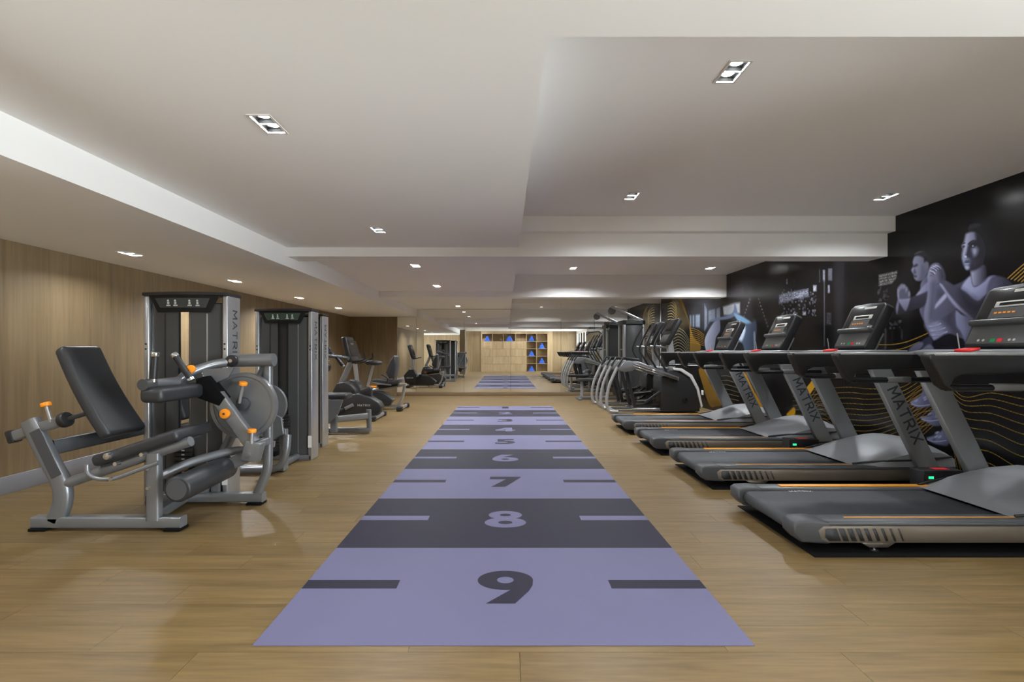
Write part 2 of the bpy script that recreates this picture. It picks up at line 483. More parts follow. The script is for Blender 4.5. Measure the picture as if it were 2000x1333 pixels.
# ceiling -----------------------------------------------------------------
HX, HY = 0.052, 0.098                              # half size of a downlight opening
ROWS = [
    ('centre left', -1.2, 2.35, [0.35, 2.46, 4.59, 6.5, 8.53, 10.4, 12.3]),
    ('centre right', 1.19, 2.666, [2.55, 4.58, 6.5, 8.54, 10.4, 12.3]),
    ('treadmill side', 3.6, 2.666, [2.55, 4.6, 6.5, 8.54, 10.4, 12.3]),
    ('low soffit', -3.6, 2.14, [0.35, 2.6, 4.67, 6.47, 8.5, 10.5]),
    ('near strip', 1.19, 2.35, [0.35]),
    ('near strip', 3.6, 2.35, [0.35]),
    ('back bay', -3.4, 2.5, [-1.75]), ('back bay', -1.3, 2.5, [-1.75]), ('back bay', 0.8, 2.5, [-1.75]), ('back bay', 2.9, 2.5, [-1.75]),
]
def ceil_plane(bm, x0, x1, y0, y1, z):
    holes = [(x - HX, x + HX, yy - HY, yy + HY) for _, x, zz, ys in ROWS if abs(zz - z) < 0.01 for yy in ys
             if x0 < x < x1 and y0 < yy < y1]
    xs = sorted({x0, x1} | {h[0] for h in holes} | {h[1] for h in holes})
    ys = sorted({y0, y1} | {h[2] for h in holes} | {h[3] for h in holes})
    vv = {}
    def v(i, j):
        if (i, j) not in vv: vv[(i, j)] = bm.verts.new((xs[i], ys[j], z))
        return vv[(i, j)]
    for i in range(len(xs) - 1):
        for j in range(len(ys) - 1):
            cx, cy = (xs[i] + xs[i + 1]) / 2, (ys[j] + ys[j + 1]) / 2
            if any(h[0] < cx < h[1] and h[2] < cy < h[3] for h in holes): continue
            bm.faces.new([v(i, j), v(i, j + 1), v(i + 1, j + 1), v(i + 1, j)])
    return bm
YB = -1.0
bm = NB()
ceil_plane(bm, -2.41, 0.15, YB, 13.3, 2.35)
ceil_plane(bm, 0.15, 4.34, YB, 1.776, 2.35)
box(bm, 0.12, 0.15, 1.7765, 13.3, 2.3505, 2.9)
box(bm, 0.12, 4.34, 1.74, 1.776, 2.3505, 2.9)
box(bm, -6.3, 4.34, YB, YB + 0.03, 2.3505, 2.9)
box(bm, -6.4, 4.6, BY - 0.3, 13.6, 3.0, 3.1)  # unseen slab over all ceilings, added to block the world light
ce = struct(obj('ceiling', bm, 'white_paint', smooth=False), 'white stepped plasterboard ceiling')
bm = NB(); ceil_plane(bm, -6.3, -2.45, YB, 13.3, 2.14); box(bm, -2.45, -2.41, YB, 13.3, 2.14, 2.5); box(bm, -6.3, -2.41, YB, YB + 0.03, 2.1405, 2.6)
obj('soffit', bm, 'white_paint', ce, smooth=False)
obj('raised_ceiling', ceil_plane(NB(), 0.15, 4.34, 1.776, 13.3, 2.666), 'white_paint', ce, smooth=False)
obj('back_ceiling', ceil_plane(NB(), -6.3, 4.34, BY - 0.1, YB, 2.5), 'white_paint', ce, smooth=False)
obj('beam', box(NB(), -2.411, 4.3, 5.37, 5.66, 2.25, 2.72), 'white_paint', ce, smooth=False)
obj('beam_ledge', box(NB(), 0.151, 4.3, 5.26, 5.37, 2.503, 2.72), 'white_paint', ce, smooth=False)
obj('beam', box(NB(), -2.411, 4.3, 9.28, 9.59, 2.238, 2.72), 'white_paint', ce, smooth=False)
obj('bulkhead', box(NB(), 0.151, 4.3, MY - 0.02, MY + 0.03, 2.506, 2.72), 'white_paint', ce, smooth=False)

# recessed twin downlights
def make_downlight(loc, label, lm='lamp'):
    t = thing('ceiling_downlight', label, 'downlight', loc, 'recessed twin downlights')
    x, y, z = loc
    bm = NB()
    for a in (-1, 1):
        box(bm, x + a * HX - 0.006, x + a * HX + 0.006, y - HY - 0.006, y + HY + 0.006, z - 0.004, z + 0.004)
        box(bm, x - HX, x + HX, y + a * HY - 0.006, y + a * HY + 0.006, z - 0.004, z + 0.004)
    box(bm, x - HX, x + HX, y - 0.005, y + 0.005, z - 0.003, z + 0.02)
    obj('frame', bm, 'downlight_frame', t, smooth=False)
    for a in (-1, 1):
        cy = y + a * HY / 2
        h = 0.036
        bm = NB()
        lo = [bm.verts.new((x + sx * (HX - 0.003), cy + sy * (HY / 2 - 0.006), z + 0.002)) for sx, sy in ((-1, -1), (1, -1), (1, 1), (-1, 1))]
        hi = [bm.verts.new((x + sx * (HX - 0.010), cy + sy * (HY / 2 - 0.010), z + h)) for sx, sy in ((-1, -1), (1, -1), (1, 1), (-1, 1))]
        for k in range(4): bm.faces.new([lo[k], lo[(k + 1) % 4], hi[(k + 1) % 4], hi[k]])
        bm.faces.new(hi)
        obj('reflector', bm, 'reflector', t, smooth=False)
        bm = NB()
        bm.faces.new([bm.verts.new((x + 0.032 * math.cos(-2 * math.pi * k / 14), cy + 0.032 * math.sin(-2 * math.pi * k / 14), z + 0.022)) for k in range(14)])
        obj('lamp', bm, lm, t, smooth=False)
    return t
ORD = ['first', 'second', 'third', 'fourth', 'fifth', 'sixth', 'seventh']
protos = {}
bi = 0
for rn, x, z, ys in ROWS:
    for i, yy in enumerate(ys):
        if rn == 'back bay':
            lab = 'recessed twin downlight over the back bay shelves, %s from the left' % ORD[bi]; bi += 1
        elif rn == 'near strip':
            lab = 'recessed twin downlight overhead beside the %s' % ('sprint track start' if x < 2 else 'nearest treadmill')
        else:
            lab = 'recessed twin downlight in the %s row, %s counting from the camera' % (rn, ORD[i])
        lm = 'lamp_far' if yy > 5.0 else 'lamp'              # far lamps made brighter to lift the far end
        if lm not in protos: protos[lm] = make_downlight((x, yy, z), lab, lm)
        else: dup(protos[lm], (x, yy, z), lab)

# ------------------------------------------------------------------ right wall: printed mural panels
def P(x, y):
    Y = WXR * F / (x - VX)
    return (Y, CH - (y - VY) / F * Y)
def cropfn(x0, y0, s): return lambda a, b: P(x0 + a / s, y0 + b / s)
cA = cropfn(1720, 420, 4.76); cC = cropfn(1230, 490, 6.348); cD = cropfn(1500, 490, 6.346)
cE = cropfn(1350, 690, 6.667); cF = cropfn(1600, 700, 5.0)
cols = []
yy = 1.3
while yy < MY:
    cols.append(yy); yy += min(0.02, max(0.0042 * (max(yy, 3.6) / 4.0) ** 2, 0.003) if yy > 3.4 else 0.05)
cols = np.array(cols + [MY])
rows = np.linspace(0.0, 2.70, 560)
YY, ZZ = np.meshgrid(cols, rows, indexing='ij')
IMG = np.zeros(YY.shape + (3,), dtype=np.float64)          # printed colours, sRGB 0-255
IMG[:] = (15, 14, 15)
def smooth_poly(pts, n=4):
    pts = np.array(pts, float); N = len(pts); out = []
    for i in range(N):
        p0, p1, p2, p3 = pts[i - 1], pts[i], pts[(i + 1) % N], pts[(i + 2) % N]
        for k in range(n):
            t = k / n
            out.append(0.5 * ((2 * p1) + (-p0 + p2) * t + (2 * p0 - 5 * p1 + 4 * p2 - p3) * t * t + (-p0 + 3 * p1 - 3 * p2 + p3) * t ** 3))
    return np.array(out)
def seg_dist(py, pz, a, b):
    d = b - a; L = (d ** 2).sum() + 1e-12
    t = np.clip(((py - a[0]) * d[0] + (pz - a[1]) * d[1]) / L, 0, 1)
    return np.hypot(py - a[0] - t * d[0], pz - a[1] - t * d[1])
def window(lo, hi, m):
    i0, i1 = np.searchsorted(cols, lo[0] - m), np.searchsorted(cols, hi[0] + m)
    j0, j1 = np.searchsorted(rows, lo[1] - m), np.searchsorted(rows, hi[1] + m)
    return slice(i0, i1), slice(j0, j1)
def paint(cf, pts, c, c2=None, d=(1, 0), soft=0.011, alpha=1.0, smooth=True, noise=0.0):
    """fill an outline; colour runs from c to c2 along direction d (crop units)"""
    W = np.array([cf(a, b) for a, b in pts])
    if smooth: W = smooth_poly(W)
    sl = window(W.min(0), W.max(0), soft * 2)
    py, pz = YY[sl], ZZ[sl]
    if py.size == 0: return
    inside = np.zeros(py.shape, bool); dist = np.full(py.shape, 9.0)
    for i in range(len(W)):
        a, b = W[i], W[(i + 1) % len(W)]
        dist = np.minimum(dist, seg_dist(py, pz, a, b))
        cond = (a[1] > pz) != (b[1] > pz)
        xi = (b[0] - a[0]) * (pz - a[1]) / (b[1] - a[1] + 1e-12) + a[0]
        inside ^= cond & (py < xi)
    sd = np.where(inside, dist, -dist)
    al = np.clip(0.5 + sd / (2 * soft), 0, 1)[..., None] * alpha
    colr = np.empty(py.shape + (3,)); colr[:] = c
    if c2 is not None:
        # direction in wall space: +d[0] = photo right = towards smaller Y, +d[1] = down
        q = -d[0] * py - d[1] * pz
        qw = -d[0] * W[:, 0] - d[1] * W[:, 1]
        t = np.clip((q - qw.min()) / (np.ptp(qw) + 1e-9), 0, 1)[..., None]
        colr = colr * (1 - t) + np.array(c2, float) * t
    if noise: colr = colr * (1 + noise * rng.standard_normal(py.shape)[..., None])
    IMG[sl] = IMG[sl] * (1 - al) + np.clip(colr, 0, 255) * al
def stroke(cf, pts, c, w, soft=0.004):
    W = np.array([cf(a, b) for a, b in pts])
    # open catmull-rom
    Q = []
    for i in range(len(W) - 1):
        p0, p1, p2, p3 = W[max(0, i - 1)], W[i], W[i + 1], W[min(len(W) - 1, i + 2)]
        for k in range(8):
            t = k / 8
            Q.append(0.5 * ((2 * p1) + (-p0 + p2) * t + (2 * p0 - 5 * p1 + 4 * p2 - p3) * t * t + (-p0 + 3 * p1 - 3 * p2 + p3) * t ** 3))
    Q.append(W[-1])
    for a, b in zip(Q[:-1], Q[1:]):
        sl = window(np.minimum(a, b), np.maximum(a, b), w + soft)
        py, pz = YY[sl], ZZ[sl]
        if py.size == 0: continue
        al = np.clip((w + soft / 2 - seg_dist(py, pz, a, b)) / soft, 0, 1)[..., None]
        IMG[sl] = np.maximum(IMG[sl], IMG[sl] * (1 - al) + np.array(c, float) * al)

GOLD = (176, 134, 40)
# dim gym background of the print
for x0, x1, c in ((1425, 1470, (34, 32, 34)), (1500, 1520, (26, 25, 25)), (1630, 1650, (34, 33, 36)), (1765, 1775, (32, 30, 32))):
    paint(P, [(x0, 480), (x1, 480), (x1, 700), (x0, 700)], c, soft=0.06, smooth=False)
paint(cD, [(135, 540), (500, 470), (505, 570), (330, 600), (135, 665)], (104, 106, 120), soft=0.02, smooth=False, noise=0.35)
for k in range(130):
    a, b = rng.uniform(150, 590), rng.uniform(480, 800)
    if b > 830 - 0.25 * a + 120: continue
    w, h = rng.uniform(5, 16), rng.uniform(6, 24)
    g = rng.uniform(60, 150)
    paint(cD, [(a, b), (a + w, b), (a + w, b + h), (a, b + h)], (g, g, g * 1.12), soft=0.012, smooth=False, alpha=0.8)
paint(cD, [(1370, 300), (1605, 250), (1590, 340), (1540, 405), (1375, 440)], (122, 120, 120), soft=0.012, smooth=False, noise=0.3)
for z in (330, 365, 400): paint(cD, [(1375, z), (1590, z - 45), (1590, z - 37), (1375, z + 9)], (50, 50, 52), soft=0.005, smooth=False)
paint(cD, [(1480, 290), (1487, 290), (1487, 420), (1480, 420)], (50, 50, 52), soft=0.005, smooth=False)
for k in range(26):
    a, b = rng.uniform(1350, 1480), rng.uniform(440, 620)
    g = rng.uniform(50, 120); w = rng.uniform(6, 26)
    paint(cD, [(a, b), (a + w, b), (a + w, b + 14), (a, b + 14)], (g, g, g * 1.08), soft=0.012, smooth=False, alpha=0.7)
for a, b, w, h, g in ((680, 240, 26, 130, 110), (690, 360, 16, 830, 66), (635, 240, 10, 150, 66), (745, 220, 50, 150, 78), (745, 430, 18, 90, 140), (225, 350, 18, 70, 110), (320, 350, 6, 120, 60), (725, 760, 60, 160, 44), (430, 760, 40, 40, 120), (560, 430, 40, 70, 140), (1445, 960, 22, 340, 62), (1535, 980, 10, 200, 40), (1650, 980, 20, 120, 60)):
    paint(cD, [(a, b), (a + w, b), (a + w, b + h), (a, b + h)], (g, g, g * 1.1), soft=0.014, smooth=False, noise=0.15)
for k in range(24):
    a, b = rng.uniform(1500, 1640), rng.uniform(860, 960)
    g = rng.uniform(40, 120)
    paint(cD, [(a, b), (a + 16, b), (a + 16, b + 18), (a, b + 18)], (g, g, g * 1.1), soft=0.012, alpha=0.6)
# dotted kettlebell chain of lights
for k in range(9):
    for s in (-1, 1):
        paint(cC, [(1535 + s * (55 + 14 * k), 590 + 42 * k), (1550 + s * (55 + 14 * k), 590 + 42 * k), (1550 + s * (55 + 14 * k), 615 + 42 * k), (1535 + s * (55 + 14 * k), 615 + 42 * k)], (70, 68, 70), soft=0.02)
# blinds and windows left of the treadmill figures
for k in range(5):
    z = 310 + 52 * k
    paint(cC, [(1210, z + 30), (1405, z - 10), (1405, z + 14), (1210, z + 56)], (66, 62, 68), soft=0.03, smooth=False)
paint(cC, [(640, 590), (1130, 590), (1130, 1000), (900, 1000), (740, 900), (700, 780)], (44, 44, 48), soft=0.05, smooth=False)
paint(cC, [(740, 800), (870, 790), (870, 950), (745, 950)], (118, 128, 146), soft=0.03, smooth=False, noise=0.08)
paint(cC, [(925, 650), (965, 740), (1120, 700), (1120, 850), (1000, 870), (925, 1000)], (104, 110, 124), soft=0.03, smooth=False, noise=0.1)
paint(cC, [(1152, 692), (1290, 652), (1365, 645), (1365, 775), (1250, 805), (1165, 800)], (146, 148, 154), soft=0.03, smooth=False, noise=0.05)
for a in (765, 800, 905, 960, 1060): paint(cC, [(a, 640), (a + 14, 640), (a + 14, 960), (a, 960)], (50, 52, 60), soft=0.03, smooth=False)
for a in (590, 620, 655): paint(cC, [(a, 800), (a + 18, 800), (a + 18, 1000), (a, 1000)], (120, 124, 120), soft=0.05, smooth=False, alpha=0.7)
# bending figure seen from behind
paint(cC, [(928, 1110), (950, 1040), (1000, 950), (1050, 880), (1110, 850), (1120, 990), (1070, 1080), (1055, 1180), (1030, 1260), (960, 1260), (933, 1190)], (158, 162, 182), (96, 98, 116), (1, 0), soft=0.02)
paint(cC, [(1000, 880), (1060, 835), (1200, 805), (1280, 760), (1300, 650), (1332, 745), (1325, 795), (1220, 850), (1110, 862)], (88, 98, 122), soft=0.02)
paint(cC, [(1290, 780), (1345, 790), (1430, 835), (1500, 885), (1515, 930), (1450, 920), (1380, 890), (1330, 860)], (104, 136, 164), soft=0.02)
paint(cC, [(1330, 1060), (1400, 930), (1500, 895), (1560, 860), (1580, 960), (1565, 1100), (1550, 1280), (1440, 1280), (1400, 1160), (1340, 1120)], (92, 110, 136), (44, 50, 64), (1, 0), soft=0.025)
paint(cC, [(1340, 1075), (1420, 925), (1432, 1000), (1395, 1110), (1360, 1110)], (196, 210, 228), soft=0.03)
paint(cC, [(1535, 1030), (1555, 1030), (1560, 1270), (1545, 1270)], (120, 126, 140), soft=0.02)
# gold swooshes
paint(cC, [(570, 590), (640, 590), (700, 760), (750, 920), (790, 1060), (880, 1170), (850, 1290), (745, 1290), (742, 1000), (690, 800)], (150, 112, 40), (110, 84, 34), (0, 1), soft=0.03)
paint(cC, [(470, 590), (580, 590), (700, 800), (735, 950), (600, 950), (560, 760)], (74, 62, 36), soft=0.06)
for k in range(8): stroke(cC, [(470, 620 + 34 * k), (520, 610 + 34 * k), (560, 650 + 34 * k), (580, 700 + 34 * k)], (150, 130, 80), 0.006)
for k in range(9): stroke(cC, [(520, 1000 + 36 * k), (600, 960 + 36 * k), (680, 1010 + 36 * k), (735, 1110 + 36 * k)], (150, 138, 104), 0.006)
for k in range(8): stroke(cC, [(745, 960 + 26 * k), (830, 980 + 24 * k), (920, 1040 + 20 * k)], GOLD, 0.004)
paint(cE, [(95, 215), (175, 215), (250, 390), (410, 650), (320, 700), (235, 680), (150, 420)], (150, 112, 38), (120, 90, 36), (0, 1), soft=0.02)
for k in range(5): stroke(cE, [(190 + 22 * k, 330), (260 + 22 * k, 480), (400 + 8 * k, 650)], (60, 48, 26), 0.004)
paint(cE, [(620, 290), (700, 250), (830, 510), (1015, 800), (930, 815), (770, 520)], (170, 126, 34), soft=0.015)
for k in range(5): stroke(cE, [(640 + 10 * k, 290), (760 + 10 * k, 520)], (220, 170, 60), 0.003)
for k in range(7): stroke(cE, [(390, 300 + 56 * k), (480, 300 + 58 * k), (620, 350 + 54 * k)], (120, 104, 60), 0.005)
paint(cE, [(1240, 800), (1340, 705), (1352, 800), (1290, 830)], (200, 146, 24), soft=0.015)
for k in range(15): stroke(cE, [(1430 + 12 * k, 560 + 42 * k), (1540 + 10 * k, 420 + 44 * k), (1620 + 10 * k, 330 + 46 * k + 0.6 * k * k), (1760 + 12 * k, 340 + 62 * k)], (160, 128, 50), 0.0022)
for k in range(10): stroke(cE, [(1435 + k * 6, 545 + k * 8), (1600 + k * 2, 330 + k * 10)], (196, 148, 40), 0.006)
cx = [-260, 230, 500, 800, 1050, 1250, 1420, 1680, 2000, 2300]
for k in range(12):
    ys = [330 + 44 * k, 285 + 52 * k, 300 + 51 * k, 285 + 42 * k, 150 + 46 * k, 250 + 40 * k, 380 + 30 * k + 5 * k * k, 340 + 55 * k + 4 * k * k, 400 + 70 * k + 4 * k * k, 430 + 80 * k]
    stroke(cF, list(zip(cx, ys)), (176, 142, 46), 0.0021, 0.004)
for k in range(14): stroke(cF, [(820 + 14 * k, 420 + 26 * k), (960 + 14 * k, 300 + 26 * k), (1090 + 12 * k, 210 + 28 * k)], (172, 128, 36), 0.002, 0.004)
for k in range(6): stroke(cA, [(1180 + 32 * k, 592 + 8 * k), (1330 + 32 * k, 460 + 8 * k), (1480 + 32 * k, 360 + 8 * k)], (196, 152, 70), 0.0035)
stroke(cA, [(-40, 1207), (100, 1207), (220, 1187), (330, 1148), (440, 1100)], (176, 140, 44), 0.0035)
stroke(cA, [(-40, 1260), (120, 1258), (230, 1235), (360, 1182)], (176, 140, 44), 0.0035)
stroke(cA, [(-40, 1316), (60, 1312), (150, 1300), (250, 1262)], (176, 140, 44), 0.0035)
# man with raised fist
S1, S2, S3 = (150, 152, 182), (112, 113, 140), (58, 57, 72)
paint(cA, [(370, 650), (400, 590), (450, 560), (470, 640), (450, 720), (380, 720)], S2, (64, 64, 80), (1, 0))
paint(cA, [(360, 880), (420, 800), (520, 640), (640, 720), (700, 860), (695, 1000), (745, 1090), (765, 1155), (620, 1112), (492, 1172), (450, 1090), (410, 1010)], (108, 109, 138), (74, 75, 96), (1, 0))
paint(cA, [(415, 1015), (520, 985), (650, 1060), (600, 1120), (492, 1172), (450, 1090)], (160, 162, 194), (110, 112, 140), (1, 0), soft=0.03)
paint(cA, [(308, 400), (328, 362), (380, 350), (440, 385), (452, 460), (440, 530), (400, 600), (340, 614), (312, 592), (304, 556), (284, 515), (302, 474), (297, 440)], (134, 134, 158), (78, 78, 96), (1, 0))
paint(cA, [(308, 385), (328, 346), (385, 335), (440, 352), (475, 420), (462, 500), (436, 450), (405, 440), (398, 400), (350, 380)], (30, 28, 34))
paint(cA, [(315, 365), (350, 342), (390, 340), (350, 358)], (84, 84, 94), alpha=0.8)
paint(cA, [(302, 476), (335, 456), (345, 472), (312, 488)], (52, 52, 66))
paint(cA, [(318, 500), (330, 540), (312, 552), (303, 530)], (70, 70, 86), alpha=0.8)
paint(cA, [(304, 562), (335, 566), (330, 580), (308, 576)], (60, 58, 72))
paint(cA, [(380, 470), (410, 500), (420, 560), (395, 600), (355, 610), (370, 560)], (80, 80, 98), alpha=0.7, soft=0.02)
paint(cA, [(412, 440), (440, 440), (445, 480), (425, 500)], (96, 94, 110))
paint(cA, [(268, 775), (330, 745), (430, 700), (440, 780), (400, 850), (330, 880), (240, 910), (150, 930), (140, 870), (160, 780), (190, 830)], (60, 59, 74), (44, 43, 54), (0, 1))
paint(cA, [(330, 748), (385, 675), (440, 625), (455, 690), (400, 725)], S1, S2, (1, 0))
paint(cA, [(160, 775), (262, 770), (272, 792), (236, 892), (195, 850)], (146, 147, 176), (110, 110, 135), (0, 1))
paint(cA, [(142, 860), (162, 790), (170, 830), (152, 920)], (120, 120, 146))
paint(cA, [(153, 700), (172, 655), (208, 638), (246, 668), (272, 722), (270, 772), (162, 778)], (84, 85, 104))
for a in ((160, 690, 178, 662), (185, 660, 196, 645), (205, 655, 222, 650), (230, 690, 240, 672), (255, 730, 266, 712)):
    paint(cA, [(a[0], a[1]), (a[2], a[3]), (a[2] + 8, a[3] + 22), (a[0] + 6, a[1] + 34)], (140, 140, 164), alpha=0.85)
paint(cA, [(156, 700), (166, 700), (172, 770), (160, 770)], (150, 150, 176))
paint(cA, [(380, 1190), (460, 1130), (500, 1170), (625, 1105), (760, 1160), (830, 1230), (870, 1300), (500, 1310), (470, 1220)], (20, 20, 30))
paint(cA, [(375, 1180), (455, 1132), (480, 1200), (400, 1230)], (52, 53, 72))
paint(cA, [(252, 1275), (300, 1212), (380, 1182), (392, 1222), (335, 1290), (325, 1330), (262, 1330)], (112, 114, 140), (66, 67, 84), (0, 1))
paint(cA, [(325, 1320), (380, 1250), (450, 1205), (490, 1235), (505, 1320)], (120, 122, 148), (70, 72, 90), (0, 1))
paint(cA, [(540, 690), (640, 730), (700, 860), (690, 1000), (740, 1100), (640, 1070), (585, 980), (600, 860), (520, 780)], (46, 46, 58), soft=0.06, alpha=0.6)
paint(cA, [(400, 850), (470, 830), (480, 980), (430, 1000)], (60, 60, 76), soft=0.05, alpha=0.6)
for a in ((455, 1040, 560, 1010), (470, 1080, 600, 1050), (480, 1120, 620, 1085)):
    stroke(cA, [(a[0], a[1]), ((a[0] + a[2]) / 2, a[1] - 6), (a[2], a[3])], (176, 178, 206), 0.004, 0.008)
    paint(cA, [(a[0], a[1] + 8), (a[2], a[3] + 8), (a[2], a[3] + 18), (a[0], a[1] + 18)], (96, 97, 122), soft=0.012, alpha=0.6)
# woman with clasped hands
paint(cA, [(700, 890), (760, 930), (870, 975), (900, 1090), (850, 1240), (800, 1215), (745, 1095), (700, 1020)], (128, 130, 162), (96, 98, 124), (1, 0))
paint(cA, [(685, 655), (740, 630), (800, 600), (770, 700), (700, 680)], (66, 66, 84))
paint(cA, [(745, 705), (790, 610), (835, 570), (852, 640), (880, 668), (955, 620), (1010, 572), (1070, 570), (1100, 640), (1010, 720), (960, 765), (905, 808), (830, 772)], (152, 154, 188), (126, 128, 160), (1, 0))
paint(cA, [(1025, 590), (1100, 568), (1190, 605), (1240, 700), (1200, 900), (1010, 900), (985, 720)], (82, 82, 104), (46, 46, 58), (1, 0))
paint(cA, [(836, 505), (870, 495), (965, 455), (995, 555), (965, 615), (885, 665), (852, 640)], (150, 152, 178), (34, 33, 42), (1, 0))
stroke(cA, [(838, 580), (845, 640), (880, 668), (950, 622), (1005, 575)], (92, 92, 112), 0.003)
face = [(793, 175), (830, 150), (885, 148), (950, 160), (992, 260), (985, 400), (940, 470), (862, 516), (800, 514), (776, 482), (758, 420), (754, 370), (764, 315), (754, 288), (772, 256), (784, 205)]
paint(cA, face, (34, 33, 40))
paint(cA, [(794, 178), (826, 156), (872, 158), (884, 215), (880, 235), (850, 245), (822, 268), (812, 300), (800, 345), (786, 385), (776, 400), (762, 400), (757, 370), (766, 315), (757, 288), (774, 256), (786, 205)], (150, 151, 176), (92, 92, 112), (1, 0.1), soft=0.016)
paint(cA, [(850, 312), (886, 304), (902, 330), (888, 372), (866, 388), (850, 360)], (126, 127, 152), soft=0.022)
paint(cA, [(760, 400), (800, 388), (830, 395), (848, 430), (838, 470), (830, 505), (800, 512), (780, 484), (764, 440)], (140, 142, 168), (70, 70, 88), (1, 0), soft=0.014)
paint(cA, [(838, 380), (880, 400), (930, 400), (960, 440), (900, 490), (850, 512), (842, 470)], (52, 51, 64), (34, 33, 40), (1, 0), soft=0.03)
paint(cA, [(796, 162), (806, 108), (850, 74), (915, 66), (975, 98), (1020, 180), (1040, 300), (1005, 410), (962, 460), (985, 320), (945, 200), (890, 158), (835, 154)], (21, 20, 22))
paint(cA, [(815, 128), (832, 92), (890, 80), (930, 96), (880, 118), (830, 144)], (48, 47, 54), soft=0.035)
paint(cA, [(1010, 270), (1060, 280), (1075, 340), (1050, 390), (1010, 380)], (26, 24, 27), soft=0.03)
paint(cA, [(812, 268), (846, 240), (888, 236), (886, 247), (850, 253), (824, 280)], (38, 37, 46), soft=0.006)
paint(cA, [(764, 264), (780, 256), (788, 262), (772, 272)], (44, 43, 54), soft=0.005)
paint(cA, [(836, 286), (862, 276), (886, 284), (872, 300), (846, 304)], (40, 39, 50), soft=0.006)
paint(cA, [(850, 288), (860, 284), (864, 292), (854, 296)], (150, 152, 176), soft=0.004)
paint(cA, [(759, 292), (772, 284), (784, 290), (778, 304), (764, 306)], (50, 49, 62), soft=0.005)
paint(cA, [(816, 296), (832, 322), (846, 376), (822, 396), (804, 384), (812, 340)], (42, 41, 54), soft=0.012)
paint(cA, [(776, 384), (792, 378), (800, 390), (786, 398)], (170, 172, 194), soft=0.006)
paint(cA, [(780, 432), (806, 420), (832, 428), (826, 438), (800, 440)], (70, 70, 90), soft=0.006)
paint(cA, [(784, 446), (808, 442), (826, 446), (812, 462), (792, 464)], (112, 128, 152), soft=0.006)
paint(cA, [(782, 440), (828, 439), (828, 444), (784, 446)], (34, 34, 46), soft=0.004)
paint(cA, [(786, 484), (806, 478), (820, 490), (800, 506)], (160, 164, 188), soft=0.012)
paint(cA, [(495, 865), (600, 728), (690, 795), (705, 872), (520, 985), (488, 962)], (96, 97, 122), (70, 70, 88), (1, 0))
paint(cA, [(494, 856), (602, 728), (625, 752), (510, 872)], (158, 160, 188))
paint(cA, [(438, 575), (495, 570), (525, 640), (505, 800), (495, 950), (442, 1016), (410, 992), (404, 900), (430, 780), (440, 660)], (140, 141, 170), (88, 88, 110), (1, 0))
paint(cA, [(520, 600), (580, 596), (660, 640), (790, 718), (900, 802), (1005, 725), (1060, 780), (960, 920), (872, 985), (800, 925), (720, 872), (640, 785), (600, 722), (545, 645)], (76, 76, 96), (46, 45, 56), (1, 0))
paint(cA, [(545, 640), (600, 722), (640, 790), (720, 882), (868, 992), (850, 955), (722, 838), (625, 725), (572, 650)], (158, 160, 188), (104, 104, 128), (1, 0))
paint(cA, [(434, 565), (448, 505), (480, 456), (530, 445), (562, 470), (592, 520), (604, 592), (562, 624), (522, 640), (500, 592), (470, 562), (442, 582)], (130, 131, 156), (66, 65, 80), (1, 0))
for a, b in ((470, 490), (488, 478), (508, 470), (458, 520)):
    stroke(cA, [(a, b), (a + 30, b + 10), (a + 48, b + 28)], (160, 162, 186), 0.005)
    paint(cA, [(a, b + 10), (a + 30, b + 20), (a + 44, b + 38), (a + 26, b + 30)], (60, 58, 72), alpha=0.8, soft=0.006)
paint(cA, [(800, 960), (870, 985), (900, 1090), (860, 1230), (810, 1160), (830, 1060)], (56, 56, 72), soft=0.05, alpha=0.65)
paint(cA, [(860, 760), (905, 800), (1000, 735), (1090, 660), (1060, 600), (1000, 660), (930, 740)], (88, 89, 114), soft=0.05, alpha=0.55)
paint(cA, [(740, 700), (830, 760), (910, 815), (960, 800), (920, 910), (850, 930), (760, 840)], (34, 33, 42), soft=0.05, alpha=0.65)
paint(cA, [(470, 640), (510, 650), (495, 800), (480, 940), (455, 960), (465, 800)], (66, 66, 84), soft=0.03, alpha=0.6)
paint(cA, [(545, 480), (590, 525), (600, 590), (560, 615), (545, 560)], (40, 39, 48), soft=0.03, alpha=0.6)
# shoes
for pts in ([(890, 432), (930, 402), (1000, 350), (1015, 275), (1060, 330), (1125, 400), (1130, 462), (1000, 484), (930, 472)],
            [(988, 580), (1060, 562), (1112, 490), (1130, 425), (1165, 500), (1215, 530), (1225, 640), (1130, 664), (1048, 626)],
            [(1048, 782), (1120, 756), (1200, 700), (1222, 610), (1262, 660), (1385, 800), (1372, 830), (1272, 838), (1240, 858), (1120, 834)]):
    paint(cF, pts, (128, 131, 164), (58, 58, 80), (1, 0.3))
    a, b = pts[0]; 
    for k in range(7):
        u, v = rng.uniform(40, 190), rng.uniform(-60, 20)
        paint(cF, [(a + u, b + v), (a + u + 26, b + v - 16), (a + u + 34, b + v - 4), (a + u + 8, b + v + 12)], (66, 66, 88) if k % 2 else (164, 166, 194), soft=0.006, alpha=0.7)
    stroke(cF, [(a + 10, b + 18), (a + 90, b + 34), (a + 190, b + 22)], (150, 152, 184), 0.004)
IMG = np.clip(IMG, 0, 255) / 255.0
LIN = np.where(IMG <= 0.04045, IMG / 12.92, ((IMG + 0.055) / 1.055) ** 2.4) * 0.85
mm = bpy.data.materials.new('mural_print'); mm.use_nodes = True
ca = mm.node_tree.nodes.new('ShaderNodeVertexColor'); ca.layer_name = 'print'
bs = mm.node_tree.nodes['Principled BSDF']
mm.node_tree.links.new(ca.outputs['Color'], bs.inputs['Base Color'])
bs.inputs['Roughness'].default_value = 0.22; bs.inputs['Specular IOR Level'].default_value = 0.35
MATS['mural_print'] = mm
